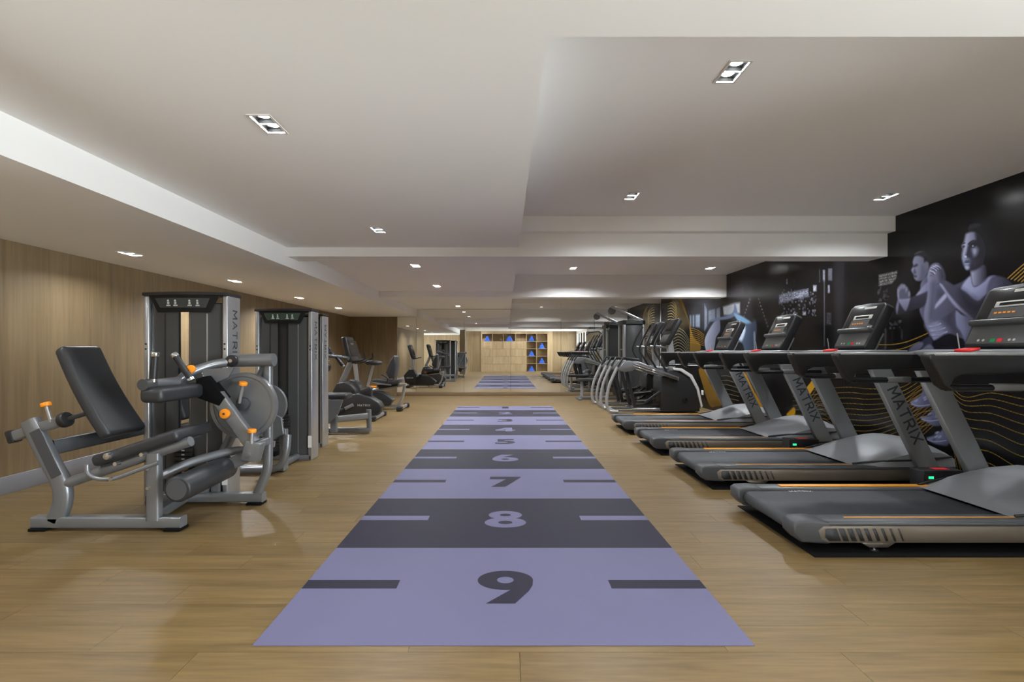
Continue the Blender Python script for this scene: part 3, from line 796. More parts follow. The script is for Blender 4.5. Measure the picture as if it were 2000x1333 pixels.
wr = struct(obj('wall_right', box(NB(), WXR + 0.008, WXR + 0.15, 1.25, MY + 0.15, 0, 3.0), 'black_plastic', smooth=False), 'right wall covered with a glossy dark printed mural of people training')
nR = len(rows)
bounds = np.linspace(1.3, MY, 11)
for k in range(10):
    i0, i1 = np.searchsorted(cols, bounds[k] - 1e-9), np.searchsorted(cols, bounds[k + 1] - 1e-9)
    cc = cols[i0:i1 + 1].copy()
    n = len(cc)
    idx = np.arange(i0, i0 + n)
    cc[0] += 0.0006; cc[-1] -= 0.0006
    V = np.empty((n * nR, 3), np.float32)
    V[:, 0] = WXR; V[:, 1] = np.repeat(cc, nR); V[:, 2] = np.tile(rows, n)
    a = (np.arange(n - 1)[:, None] * nR + np.arange(nR - 1)[None, :]).ravel()
    Q = np.stack([a, a + 1, a + nR + 1, a + nR], 1)
    me = bpy.data.meshes.new('mural_panel')
    me.vertices.add(len(V)); me.vertices.foreach_set('co', V.ravel())
    me.loops.add(Q.size); me.loops.foreach_set('vertex_index', Q.ravel().astype(np.int32))
    me.polygons.add(len(Q)); me.polygons.foreach_set('loop_start', (np.arange(len(Q)) * 4).astype(np.int32))
    me.update(calc_edges=True)
    at = me.attributes.new('print', 'FLOAT_COLOR', 'POINT')
    C4 = np.ones((len(V), 4), np.float32); C4[:, :3] = LIN[idx].reshape(-1, 3)
    at.data.foreach_set('color', C4.ravel())
    me.materials.append(mm); me.validate()
    o = bpy.data.objects.new('mural_panel', me); COL.objects.link(o); o.parent = wr
    o['label'] = 'glossy dark mural panel'
obj('wall_panel', box(NB(), WXR, WXR + 0.008, 1.25, 1.298, 0, 2.9), 'wall_wood', wr, smooth=False, tone=0.3)
# glazed opening added behind the camera to light the near ceiling
W0, W1, WZ0, WZ1 = -2.4, 1.25, 0.25, 2.3
bm = NB(); box(bm, WXR, WXR + 0.15, BY - 0.1, W1 - 0.0005, 0, WZ0); box(bm, WXR, WXR + 0.15, BY - 0.1, W1 - 0.0005, WZ1, 3.0); box(bm, WXR, WXR + 0.15, BY - 0.1, W0, WZ0, WZ1)
obj('added_window_surround', bm, 'white_paint', wr, smooth=False)
def added_window(name, label, x, y0, y1):
    n = 4; st = (y1 - y0 - 0.05) / n
    bm = NB()
    for k in range(n + 1): box(bm, x, x + 0.06, y0 + k * st, y0 + k * st + 0.05, WZ0, WZ1)
    for zq in (WZ0, WZ1 - 0.05): box(bm, x + 0.001, x + 0.059, y0, y1, zq, zq + 0.05)
    w = struct(obj(name, bm, 'white_plastic', smooth=False), label)
    for k in range(n): obj('added_window_pane', box(NB(), x + 0.028, x + 0.032, y0 + k * st + 0.05, y0 + (k + 1) * st, WZ0 + 0.05, WZ1 - 0.05), 'added_window_glass', w, smooth=False)
added_window('window_added_1', 'added white framed window in the right wall behind the camera', WXR + 0.05, W0, W1)
bm = NB(); box(bm, -6.25, -6.1, BY - 0.1, 1.3, 0, WZ0); box(bm, -6.25, -6.1, BY - 0.1, 1.3, WZ1, 3.0); box(bm, -6.25, -6.1, BY - 0.1, -2.3, WZ0, WZ1); box(bm, -6.25, -6.1, 1.1, 1.3, WZ0, WZ1)
struct(obj('wall_side_left', bm, 'white_paint', smooth=False), 'white wall of the side bay')
added_window('window_added_2', 'added white framed window of the side bay behind the camera', -6.2, -2.3, 1.1)  # second unseen window, added for more daylight on the ceiling
t = thing('wall_socket', 'small white power socket low on the dark mural wall', 'socket', (WXR, 10.4, 0.32))
obj('plate', box(NB(), WXR - 0.012, WXR - 0.0005, 10.35, 10.45, 0.27, 0.37, 0.004), 'white_plastic', t)
for s in (-1, 1): obj('pin_hole', cyl(NB(), (WXR - 0.0135, 10.4 + s * 0.018, 0.325), (WXR - 0.012, 10.4 + s * 0.018, 0.325), 0.005, 8), 'ink', t)

# ------------------------------------------------------------------ sprint track on the floor
tr = thing('sprint_track_mat', 'long violet sprint track with numbered bands down the floor centre', 'floor mat', (0, 1.98, 0))
MX0, MX1 = -1.03, 1.016
e = [1.98] + [2.962 + 0.995 * k for k in range(8)] + [10.66]
def digit(bm, n, c, w, h, z):
    """heavy geometric numeral, up = +y"""
    X = lambda u: c[0] + u * w
    Yq = lambda v: c[1] + v * h
    lay = [z]
    def poly(pts):
        bm.faces.new([bm.verts.new((X(a), Yq(b), lay[0])) for a, b in pts]); lay[0] += 0.00012
    def ann(cx, cy, rx, ry, ix, iy, dx=0.0, dy=0.0, N=40):
        o_ = [bm.verts.new((X(cx + rx * math.cos(2 * math.pi * i / N)), Yq(cy + ry * math.sin(2 * math.pi * i / N)), lay[0])) for i in range(N)]
        i_ = [bm.verts.new((X(cx + dx + ix * math.cos(2 * math.pi * i / N)), Yq(cy + dy + iy * math.sin(2 * math.pi * i / N)), lay[0])) for i in range(N)]
        for i in range(N): bm.faces.new([o_[i], o_[(i + 1) % N], i_[(i + 1) % N], i_[i]])
        lay[0] += 0.00012
    if n in (9, 6):
        s = 1 if n == 9 else -1
        ann(0, s * 0.19, 0.5, 0.31, 0.15, 0.105)
        poly([(s * 0.5, s * 0.19), (s * 0.17, s * -0.04), (s * -0.32, s * -0.5), (s * 0.16, s * -0.5), (s * 0.40, s * -0.16), (s * 0.48, s * 0.02)][::1])
    elif n == 8:
        ann(0, 0.24, 0.42, 0.26, 0.14, 0.085); ann(0, -0.21, 0.5, 0.29, 0.17, 0.10)
    elif n == 7:
        poly([(-0.5, 0.5), (0.5, 0.5), (0.5, 0.42), (0.0, -0.5), (-0.44, -0.5), (0.02, 0.24), (-0.5, 0.24)])
    elif n == 4:
        poly([(0.0, 0.5), (0.36, 0.5), (0.36, -0.5), (0.02, -0.5), (0.02, -0.3)]); poly([(-0.52, -0.3), (-0.52, -0.06), (0.0, 0.5), (0.3, 0.5), (-0.16, -0.08), (0.52, -0.08), (0.52, -0.3)])
    else:
        add_text(bm, str(n), (c[0], c[1], z), (1, 0, 0), (0, 1, 0), w * (0.5 if n == 1 else 0.92), h, 0.035)
for k in range(9):
    n = 9 - k
    lightband = n % 2 == 1
    m0, m1 = ('mat_light', 'mat_dark') if lightband else ('mat_dark', 'mat_light')
    obj('band', box(NB(), MX0, MX1, e[k], e[k + 1], 0.0006, 0.003), m0, tr, smooth=False)
    yc = 2.5 + 0.995 * k if k < 8 else 10.4
    for a, b in ((MX0, MX0 + 0.48), (MX1 - 0.48, MX1)):
        obj('tick_mark', box(NB(), a + 0.001, b, yc - 0.045, yc + 0.045, 0.003, 0.0034), m1, tr, smooth=False)
    bm = NB(); digit(bm, n, (0.0, yc - 0.02, 0), 0.29, 0.345, 0.0036)
    o = obj('numeral', bm, m1, tr, smooth=False); o['label'] = 'printed number %d' % n

# ------------------------------------------------------------------ shelves behind the camera (seen in the mirror)
SX = [-1.36, -0.75, -0.12, 0.59, 1.24, 1.83, 2.46]
SZ = [0.04, 0.48, 0.92, 1.36, 1.79, 2.22]
sy0, sy1 = BY + 0.005, BY + 0.36
un = thing('shelf_unit', 'oak wall unit with open cubbyholes and panelled cabinet fronts', 'shelf unit', (0.7, BY + 0.18, 0))
bm = NB(); box(bm, -1.42, 2.77, sy0, sy0 + 0.02, 0, 2.48); obj('back_panel', bm, 'shelf_wood', un, smooth=False, tone=0.5)
obj('top_fascia', box(NB(), -1.42, 2.77, sy0 + 0.021, sy1, 2.232, 2.48, 0.002), 'shelf_wood', un, smooth=False, tone=0.4)
obj('side_panel', box(NB(), 2.472, 2.77, sy0 + 0.021, sy1, 0.0, 2.231, 0.002), 'shelf_wood', un, smooth=False, tone=0.8)
obj('side_panel', box(NB(), -1.42, -1.372, sy0 + 0.021, sy1, 0.0, 2.231, 0.002), 'shelf_wood', un, smooth=False, tone=0.2)
obj('plinth', box(NB(), -1.371, 2.471, sy0 + 0.021, sy1 - 0.01, 0.0, 0.03), 'shelf_wood', un, smooth=False, tone=0.2)
for i in range(1, 4): obj('divider', box(NB(), SX[i] - 0.012, SX[i] + 0.012, sy0 + 0.021, sy1, 1.803, 2.231), 'shelf_wood', un, smooth=False, tone=0.6)
for i in (4, 5): obj('divider', box(NB(), SX[i] - 0.012, SX[i] + 0.012, sy0 + 0.021, sy1, 0.031, 2.231), 'shelf_wood', un, smooth=False, tone=0.7)
obj('shelf', box(NB(), -1.371, SX[4] - 0.013, sy0 + 0.021, sy1, 1.778, 1.802), 'shelf_wood', un, smooth=False, tone=0.7)
for z in SZ[1:5]:
    for i in (4, 5): obj('shelf', box(NB(), SX[i] + 0.013, SX[i + 1] - 0.013, sy0 + 0.021, sy1, z - 0.012, z + 0.012), 'shelf_wood', un, smooth=False, tone=0.9)
for r in range(4):
    z0, z1 = SZ[r] - 0.008, SZ[r + 1] - 0.012
    for cidx in range(4):
        a, b = SX[cidx] - (0.01 if cidx == 0 else 0), SX[cidx + 1] - (0.013 if cidx == 3 else 0)
        obj('cabinet_front', box(NB(), a + 0.002, b - 0.002, sy0 + 0.05, sy1 - 0.004, z0 + 0.002, z1 - 0.002), 'shelf_wood', un, smooth=False, tone=random.random())
TW = [(0, 4, 'in the first cubbyhole from the left of the top row'), (2, 4, 'in the third cubbyhole of the top row, wider than the others'), (4, 4, 'in the fifth cubbyhole of the top row'),
      (5, 3, 'in the right column, second row down'), (4, 2, 'in the left column, third row down'), (5, 1, 'in the right column, fourth row down'), (4, 0, 'in the left column, bottom cubbyhole')]
for ci, ri, where in TW:
    xc = (SX[ci] + SX[ci + 1]) / 2; zb = SZ[ri] + 0.012 if ri else 0.031
    w = 0.22 if ci == 2 and ri == 4 else 0.17
    t = thing('towel_bundle', 'blue pointed bundle ' + where, 'towels', (xc, sy0 + 0.19, zb), 'blue bundles in the cubbyholes')
    for q in range(5):
        r0 = w * (1 - 0.17 * q)
        obj('folded_towel', box(NB(), xc - r0, xc + r0, sy0 + 0.19 - 0.14 + 0.014 * q, sy0 + 0.19 + 0.14 - 0.014 * q, zb + 0.062 * q + 0.0005, zb + 0.062 * (q + 1), 0.028, 3), 'blue_towel', t)
# ------------------------------------------------------------------ treadmills
def make_treadmill(loc, label):
    t = thing('treadmill', label, 'treadmill', loc, 'row of treadmills')
    K = dict(world=False)
    def o(n, bm, m, p=t, **k): return obj(n, bm, m, p, world=False, **k)
    # deck: belt over rear roller
    prof = [(0.10, 0.175)] + [(0.075 + 0.045 * math.cos(a), 0.130 + 0.045 * math.sin(a)) for a in [math.radians(q) for q in range(80, 281, 25)]] + [(0.10, 0.088), (1.66, 0.088), (1.66, 0.178)]
    o('running_belt', prism(NB(), prof, -0.272, 0.272), 'belt')
    # foot rails
    for s in (-1, 1):
        y0, y1 = sorted((s * 0.285, s * 0.405))
        r_ = o('foot_rail', box(NB(), 0.16, 1.74, y0, y1, 0.15, 0.192, 0.008), 'tread_dark')
        bm = NB(); box(bm, 0.34, 1.46, s * 0.345 - (0.024 if s > 0 else 0.006), s * 0.345 + (0.024 if s > 0 else 0.006), 0.192, 0.2 if s > 0 else 0.194, 0.002)
        o('accent_strip', bm, 'orange_strip', r_)
        # rear end cap
        pl = [(0.0, 0.175), (0.0, 0.11), (0.045, 0.065), (0.20, 0.055), (0.24, 0.07), (0.24, 0.185), (0.12, 0.198), (0.03, 0.194)]
        y0, y1 = sorted((s * 0.278, s * 0.42))
        e_ = o('end_cap', prism(NB(), pl, y0, y1, 0.016, 3), 'tread_cap')
        o('cap_slot', box(NB(), 0.185, 0.215, *sorted((s * 0.4195, s * 0.4225)), 0.10, 0.118), 'ink', e_)
        # outer side skirt
        sk = [(0.17, 0.165), (0.14, 0.14), (0.155, 0.085), (0.20, 0.066), (1.98, 0.066), (2.02, 0.165)]
        y0, y1 = sorted((s * 0.385, s * 0.422))
        sp = o('side_skirt', prism(NB(), sk, y0, y1, 0.003, 1), 'side_taupe')
        yv = s * 0.4225
        for k in range(9):
            a = 0.205 + k * 0.05; w = 0.036 - k * 0.0034
            q = [(a, 0.152), (a + w, 0.152), (a + w + 0.03, 0.078), (a + 0.03, 0.078)]
            if k == 0: q = [(0.178, 0.145), (0.19, 0.152), (a + w, 0.152), (a + w + 0.03, 0.078), (0.20, 0.078), (0.178, 0.10)]
            o('vent_slot', prism(NB(), q, *sorted((yv, yv + s * 0.0022))), 'ink', sp)
        o('top_rim', box(NB(), 0.2, 2.0, *sorted((s * 0.395, s * 0.421)), 0.166, 0.184, 0.005), 'tread_dark')
        bk = o('foot_bracket', prism(NB(), [(0.40, 0.066), (0.60, 0.066), (0.555, 0.036), (0.445, 0.036)], *sorted((s * 0.34, s * 0.415))), 'side_taupe')
        bm = NB(); cyl(bm, (0.5, s * 0.38, 0.012), (0.5, s * 0.38, 0.04), 0.008, 10); cyl(bm, (0.5, s * 0.38, 0.0065), (0.5, s * 0.38, 0.014), 0.022, 14)
        o('levelling_foot', bm, 'chrome', bk)
        o('rear_foot', cyl(NB(), (1.9, s * 0.33, 0.0065), (1.9, s * 0.33, 0.07), 0.03, 14), 'rubber')
    o('cross_member', box(NB(), 0.10, 0.16, -0.28, 0.28, 0.06, 0.085), 'alu')
    bm = NB(); add_word(bm, 'MATRIX', (0.44, 0.25, 0.1795), (1, 0, 0), (0, 1, 0), 0.16, 0.03); o('belt_lettering', bm, 'pale_ink', smooth=False)
    # motor cover
    xs = [1.36, 1.44, 1.53, 1.62, 1.72, 1.82, 1.92, 2.02, 2.12, 2.20, 2.24]
    zt = [0.194, 0.203, 0.226, 0.264, 0.310, 0.352, 0.380, 0.390, 0.376, 0.335, 0.290]
    us = [-1, -0.97, -0.85, -0.6, -0.3, 0, 0.3, 0.6, 0.85, 0.97, 1]
    bm = NB(); g = []
    for x, z in zip(xs, zt):
        hw = 0.415 if x > 1.57 else 0.34 + 0.075 * max(0, (x - 1.36) / 0.21)
        g.append([bm.verts.new((x, u * hw, 0.19 + (z - 0.19) * (1 - 0.42 * abs(u) ** 3) if abs(u) < 1 else 0.185)) for u in us])
    for i in range(len(xs) - 1):
        for j in range(len(us) - 1): bm.faces.new([g[i][j], g[i + 1][j], g[i + 1][j + 1], g[i][j + 1]])
    end = [bm.verts.new((2.24, u * 0.415, 0.08)) for u in us]
    for j in range(len(us) - 1): bm.faces.new([g[-1][j], end[j], end[j + 1], g[-1][j + 1]])
    bmesh.ops.recalc_face_normals(bm, faces=list(bm.faces))
    mc = o('motor_cover', bm, 'tread_top', ang=50)
    o('cover_base', box(NB(), 1.68, 2.22, -0.412, 0.412, 0.07, 0.188, 0.004), 'tread_dark', mc)
    for s in (-1, 1):
        sw = [(1.38, s * 0.345, 0.2), (1.54, s * 0.385, 0.226), (1.70, s * 0.408, 0.238), (1.90, s * 0.417, 0.245), (2.20, s * 0.42, 0.275)]
        tube(bm := NB(), sw, 0.009, 0.1, 8); o('cover_seam', bm, 'black_plastic', mc)
    # uprights
    b0, t0, hw = Vector((1.975, 0, 0.16)), Vector((1.54, 0, 1.05)), 0.088
    for s in (-1, 1):
        pl = [(b0.x - hw, b0.z), (b0.x + hw, b0.z), (t0.x + hw, t0.z), (t0.x - hw, t0.z)]
        y0, y1 = sorted((s * 0.418, s * 0.472))
        up = o('upright', prism(NB(), pl, y0, y1, 0.006, 2), 'tread_grey')
        d = (b0 - t0).normalized(); a = Vector((-d.z, 0, d.x))
        bm = NB(); c = t0.lerp(b0, 0.45) + Vector((0.015, 0, 0))
        add_word(bm, 'MATRIX', (c.x, s * 0.4728, c.z), d if s < 0 else -d, a, 0.52, 0.085)
        o('lettering', bm, 'ink', up, smooth=False)
    # handrails
    for s in (-1, 1):
        yc = s * 0.40
        pl = [(0.785, 1.178), (0.80, 1.186), (1.62, 1.19), (1.62, 1.078), (0.98, 1.062), (0.93, 1.04), (0.905, 0.995), (0.945, 0.972), (0.91, 0.968), (0.865, 1.0), (0.79, 1.15)]
        hr = o('handrail', prism(NB(), pl, yc - 0.04, yc + 0.04, 0.012, 3), 'rail_black')
        o('grip_panel', box(NB(), 0.81, 1.46, yc - 0.0415, yc + 0.0415, 1.174, 1.194, 0.006), 'perforated', hr)
        bm = NB(); tube(bm, [(0.91, yc, 0.985), (1.0, yc, 0.982), (1.58, yc, 0.985)], 0.021, 0.03); o('lower_bar', bm, 'black_gloss', hr)
        o('grip_sensor', box(NB(), 1.18, 1.36, yc - 0.0225, yc + 0.0225, 0.964, 1.008, 0.008), 'panel_grey', hr)
    # dashboard, stop key
    db = o('dashboard', prism(NB(), [(1.40, 1.165), (1.36, 1.195), (1.48, 1.215), (1.80, 1.212), (1.82, 1.14), (1.70, 1.085), (1.48, 1.10)], -0.44, 0.44, 0.012, 2), 'tread_top')
    o('stop_button', prism(NB(), [(1.37, 1.196), (1.44, 1.21), (1.445, 1.226), (1.375, 1.216)], -0.07, 0.05, 0.004, 1), 'red', db)
    o('console_neck', box(NB(), 1.70, 1.80, -0.12, 0.12, 1.19, 1.42, 0.02), 'black_plastic', db)
    # console
    ang = math.atan2(1.79 - 1.585, 1.665 - 1.24)
    M = Matrix.Translation((1.585, 0, 1.235)) @ Matrix.Rotation(ang, 4, 'Y')
    def C(bm): bmesh.ops.transform(bm, matrix=M, verts=list(bm.verts)); return bm
    H = 0.475
    out = [(-0.20, 0.0), (-0.215, 0.02), (-0.225, 0.20), (-0.225, H - 0.035), (-0.19, H - 0.005), (0, H + 0.006), (0.19, H - 0.005), (0.225, H - 0.035), (0.225, 0.20), (0.215, 0.02), (0.20, 0.0)]
    cs = o('console', C(prism(NB(), out, 0.0, 0.095, 0.012, 3, axis='x')), 'black_plastic')
    o('display_panel', C(box(NB(), -0.004, 0.002, -0.20, 0.20, 0.20, 0.445, 0.004)), 'screen', cs)
    o('button_panel', C(box(NB(), -0.004, 0.002, -0.20, 0.20, 0.02, 0.16, 0.004)), 'panel_grey', cs)
    o('name_bar', C(box(NB(), -0.0055, -0.0035, -0.13, 0.02, 0.41, 0.432)), 'trim_light', cs)
    o('readout_frame', C(box(NB(), -0.006, -0.0035, -0.13, 0.11, 0.30, 0.345, 0.001)), 'trim_light', cs)
    o('readout', C(box(NB(), -0.007, -0.0055, -0.09, 0.08, 0.312, 0.334)), 'screen', cs)
    o('programme_panel', C(box(NB(), -0.0055, -0.0035, -0.12, 0.12, 0.215, 0.295)), 'panel_grey', cs)
    for k in range(5): o('programme_key', C(box(NB(), -0.0068, -0.005, -0.05 + 0.03 * k, -0.03 + 0.03 * k, 0.25, 0.262)), 'orange', cs)
    o('tray_ledge', C(box(NB(), -0.045, 0.02, -0.215, 0.215, 0.155, 0.195, 0.015, 3)), 'shroud', cs)
    o('start_key', C(box(NB(), -0.0065, -0.0035, -0.008, 0.027, 0.03, 0.056)), 'green', cs)
    o('stop_key', C(box(NB(), -0.0065, -0.0035, -0.055, -0.02, 0.03, 0.056)), 'red', cs)
    for q in (-0.13, -0.10, 0.075, 0.11): o('arrow_key', C(cyl(NB(), (-0.0062, q, 0.045), (-0.0035, q, 0.045), 0.009, 10)), 'trim_light', cs)
    for s in (-1, 1): o('side_handle', C(box(NB(), 0.10, 0.118, s * 0.19 - 0.016, s * 0.19 + 0.016, 0.02, 0.20, 0.005)), 'tread_grey', cs)
    bm = NB(); tube(bm, [(1.50, 0.14, 1.2), (1.48, 0.14, 1.33)], 0.004, 0, 8); o('safety_clip', bm, 'alu', db)
    return t
TL = ['grey treadmill nearest the camera, closest of the four', 'second grey treadmill from the camera', 'third grey treadmill from the camera', 'fourth grey treadmill, the one beside the ascent trainers']
TY = [3.30, 4.685, 6.07, 7.455]
tm = make_treadmill((1.715, TY[0], 0), TL[0])
for k in (1, 2, 3): dup(tm, (1.715, TY[k], 0), TL[k])
for k in range(4):
    q = obj('rubber_mat', box(NB(), 1.80, 4.12, TY[k] - 0.47, TY[k] + 0.47, 0.0004, 0.006), 'rubber', smooth=False)
    tag(q, 'black rubber mat under the ' + ['nearest', 'second', 'third', 'fourth'][k] + ' treadmill', 'mat', 'treadmill mats')
for k, (px, py) in enumerate(((3.41, 4.0), (3.14, 5.40))):
    t = thing('power_box', 'small black box with green display on the floor between ' + ['first and second', 'second and third', 'third and fourth'][k] + ' treadmills', 'power box', (px, py, 0))
    obj('case', box(NB(), px - 0.03, px + 0.30, py - 0.07, py + 0.07, 0.0003, 0.235, 0.008), 'black_plastic', t)
    obj('display', box(NB(), px + 0.01, px + 0.05, py - 0.073, py - 0.0702, 0.17, 0.19), 'green_led', t)
    obj('label_plate', box(NB(), px + 0.1, px + 0.22, py - 0.03, py + 0.03, 0.2352, 0.237), 'red', t)

# ------------------------------------------------------------------ weight machine towers
def tower(t, xl, xr, yf, s=1, slot=True, green=False, w2=0.045):
    """weight stack tower; s=1 faces the camera (-y), s=-1 faces away; yf = front plane"""
    B = yf + s * 0.2
    Y = lambda d: yf + s * d
    def ys(a, b): return sorted((Y(a), Y(b)))
    for x in (xl, xr):
        sx = 1 if x == xl else -1
        a, b = sorted((x, x + sx * w2))
        c = obj('column', box(NB(), a, b, *ys(0.0, 0.19), 0.0, 1.645, 0.012, 3), 'alu', t)
        for z in (1.22, 1.26): obj('column_bolt', cyl(NB(), ((a + b) / 2, Y(-0.002), z), ((a + b) / 2, Y(0.004), z), 0.008, 10), 'ink', c)
        if x == xr:
            bm = NB(); add_word(bm, 'MATRIX', (x + 0.0012, Y(0.105), 1.32), (0, 0, -1), (0, s, 0), 0.42, 0.06); obj('lettering', bm, 'frame_dark', c, smooth=False)
            obj('inspection_tag', box(NB(), b - 0.044, b - 0.004, *ys(-0.003, -0.0005), 0.14, 0.27), 'white_plastic', c, smooth=False)
    a0, a1 = xl + w2, xr - w2
    mid = (a0 + a1) / 2 + 0.005
    bow = lambda u: -0.045 * (1 - (2 * u - 1) ** 2)
    def sheet(u0, u1, d0, th, z0, z1, bowed=True):
        n = 7; us = [u0 + (u1 - u0) * k / n for k in range(n + 1)]
        fr = [(a0 + (a1 - a0) * u, Y(d0 + (bow(u) if bowed else 0))) for u in us]
        bk = [(a0 + (a1 - a0) * u, Y(d0 + th + (bow(u) if bowed else 0))) for u in us]
        return prism(NB(), fr + bk[::-1], z0, z1, axis='z')
    if slot:
        obj('front_shroud', sheet(0.01, 0.415, 0.03, 0.015, 0.06, 1.58), 'shroud', t)
        obj('front_shroud', sheet(0.585, 0.99, 0.03, 0.015, 0.06, 1.58), 'shroud', t)
        obj('back_shroud', sheet(0.01, 0.24, 0.16, 0.015, 0.06, 1.60, False), 'shroud_dark', t)
        obj('back_shroud', sheet(0.57, 0.99, 0.16, 0.015, 0.06, 1.60, False), 'shroud_dark', t)
    else:
        obj('front_shroud', sheet(0.01, 0.39, 0.03, 0.015, 0.06, 1.58), 'shroud', t)
        obj('front_shroud', sheet(0.61, 0.99, 0.03, 0.015, 0.06, 1.58), 'shroud', t)
        obj('centre_panel', sheet(0.385, 0.615, 0.055, 0.012, 0.06, 1.52), 'shroud_dark', t)
        obj('back_shroud', sheet(0.01, 0.99, 0.16, 0.015, 0.06, 1.60, False), 'shroud_dark', t)
    for u in (0.23, 0.80):
        xx = a0 + (a1 - a0) * u
        obj('shroud_rib', box(NB(), xx - 0.004, xx + 0.004, *ys(0.026 + bow(u), 0.034 + bow(u)), 0.08, 1.5), 'alu' if u > 0.5 else 'shroud_dark', t)
    for dx in (-0.03, 0.03): obj('guide_rod', cyl(NB(), (mid + dx, Y(0.10), 0.05), (mid + dx, Y(0.10), 1.6), 0.009, 10), 'alu', t)
    # top cap and placard
    n = 9; us = [k / n for k in range(n + 1)]
    fr = [(xl + (xr - xl) * u, Y(-0.012 + 1.25 * bow(u))) for u in us]
    cap = obj('top_cap', prism(NB(), fr + [(xr, Y(0.2)), (xl, Y(0.2))], 1.642, 1.668, 0.004, 1, axis='z'), 'shroud_dark', t)
    def plate(u0, u1, v0, v1, d, z0, z1):
        bm = NB(); k = 6
        top = [(a0 + (a1 - a0) * (u0 + (u1 - u0) * i / k), z1) for i in range(k + 1)]
        bot = [(a0 + (a1 - a0) * (v0 + (v1 - v0) * i / k), z0) for i in range(k + 1)]
        A = [bm.verts.new((x, Y(d - 0.0 + bow((x - a0) / (a1 - a0))), z)) for x, z in top]
        Bt = [bm.verts.new((x, Y(d + 0.012 + bow((x - a0) / (a1 - a0))), z)) for x, z in bot]
        for i in range(k): bm.faces.new([A[i], A[i + 1], Bt[i + 1], Bt[i]])
        bmesh.ops.solidify(bm, geom=list(bm.faces), thickness=0.004)
        return bm
    pc = obj('placard_surround', plate(0.02, 0.98, 0.14, 0.86, -0.005, 1.51, 1.641), 'shroud_dark', t)
    obj('placard', plate(0.12, 0.87, 0.19, 0.81, -0.0115, 1.545, 1.62), 'placard_green' if green else 'placard_grey', pc)
    for u in (0.33, 0.43, 0.62, 0.72):
        bm = NB(); x = a0 + (a1 - a0) * u; yq = Y(-0.016 + bow(u))
        cyl(bm, (x, yq, 1.598), (x, yq - s * 0.001, 1.598), 0.008, 10)
        box(bm, x - 0.008, x + 0.008, *sorted((yq + s * 0.002, yq + s * 0.003)), 1.570, 1.588); box(bm, x - 0.016, x + 0.016, *sorted((yq + s * 0.004, yq + s * 0.005)), 1.556, 1.566)
        obj('pictogram', bm, 'pale_ink', pc, smooth=False)
    # weight stack with numbered plates
    wx = mid if slot else mid + 0.0
    for k in range(12):
        z = 0.10 + 0.034 * k
        w_ = obj('weight_plate', box(NB(), wx - 0.075, wx + 0.075, *ys(-0.035, 0.06), z, z + 0.031, 0.003, 1), 'black_plastic', t)
        obj('plate_number', box(NB(), wx - 0.012, wx + 0.012, *ys(-0.0365, -0.0352), z + 0.011, z + 0.02), 'pale_ink', w_, smooth=False)
    obj('selector_pin', cyl(NB(), (wx + 0.03, Y(-0.075), 0.285), (wx + 0.03, Y(-0.036), 0.285), 0.016, 12), 'orange', t)
    obj('tower_base', box(NB(), xl + 0.01, xr - 0.01, *ys(0.0, 0.19), 0.0, 0.055, 0.006), 'frame_silver', t)

def knob(t, p, d, r=0.03, post=0.0, dirn=None):
    p, d = Vector(p), Vector(d).normalized()
    k = obj('adjuster_knob', cyl(NB(), p, p + d * 0.028, r, 16, 0.006), 'orange', t)
    if post: obj('knob_stem', cyl(NB(), p - d * post, p, r * 0.42, 12), 'alu', k)
    return k

# leg curl / extension machine in the left foreground
L = thing('leg_extension_machine', 'silver leg extension machine with tilted black backrest, nearest on the left', 'weight machine', (-2.5, 3.55, 0))
def ol(n, bm, m, p=L, **k): return obj(n, bm, m, p, **k)
yn = 3.28
ol('base_beam', rtube(NB(), [(-3.17, yn, 0.055), (-2.17, yn, 0.055)], 0.075, 0.075), 'frame_silver')
for x in (-3.12, -2.22): ol('rubber_foot', box(NB(), x - 0.055, x + 0.055, yn - 0.05, yn + 0.05, 0.0, 0.02, 0.005), 'rubber')
ol('rear_upright', rtube(NB(), [(-3.03, yn, 0.06), (-2.975, yn, 0.19), (-2.985, yn, 0.31), (-3.105, yn, 0.53), (-3.205, yn, 0.735)], 0.115, 0.075, 0.09, 0.03), 'frame_silver')
ol('upright_face', obox(NB(), (-3.065, yn - 0.039, 0.52), 0.075, 0.004, 0.34, 0.001, 1, ry=-math.atan2(0.1, 0.21)), 'frame_dark')
ad = ol('adjuster_tube', rtube(NB(), [(-3.32, yn + 0.01, 0.628), (-2.985, yn + 0.01, 0.735)], 0.07, 0.06), 'frame_silver')
ol('end_cap', obox(NB(), (-3.325, yn + 0.01, 0.626), 0.045, 0.075, 0.088, 0.012, 2, ry=-0.31), 'black_plastic', ad)
bm = NB(); cyl(bm, (-3.0, yn + 0.01, 0.73), (-2.955, yn + 0.01, 0.745), 0.052, 18, 0.01); ol('collar', bm, 'black_plastic', ad)
rod = ol('adjuster_rod', rtube(NB(), [(-2.97, yn + 0.01, 0.74), (-2.83, yn + 0.04, 0.785)], 0.03, 0.022, 0, 0.008), 'black_plastic', ad)
knob(L, (-3.085, yn - 0.01, 0.83), (-0.3, 0, 0.95), 0.03, 0.11)
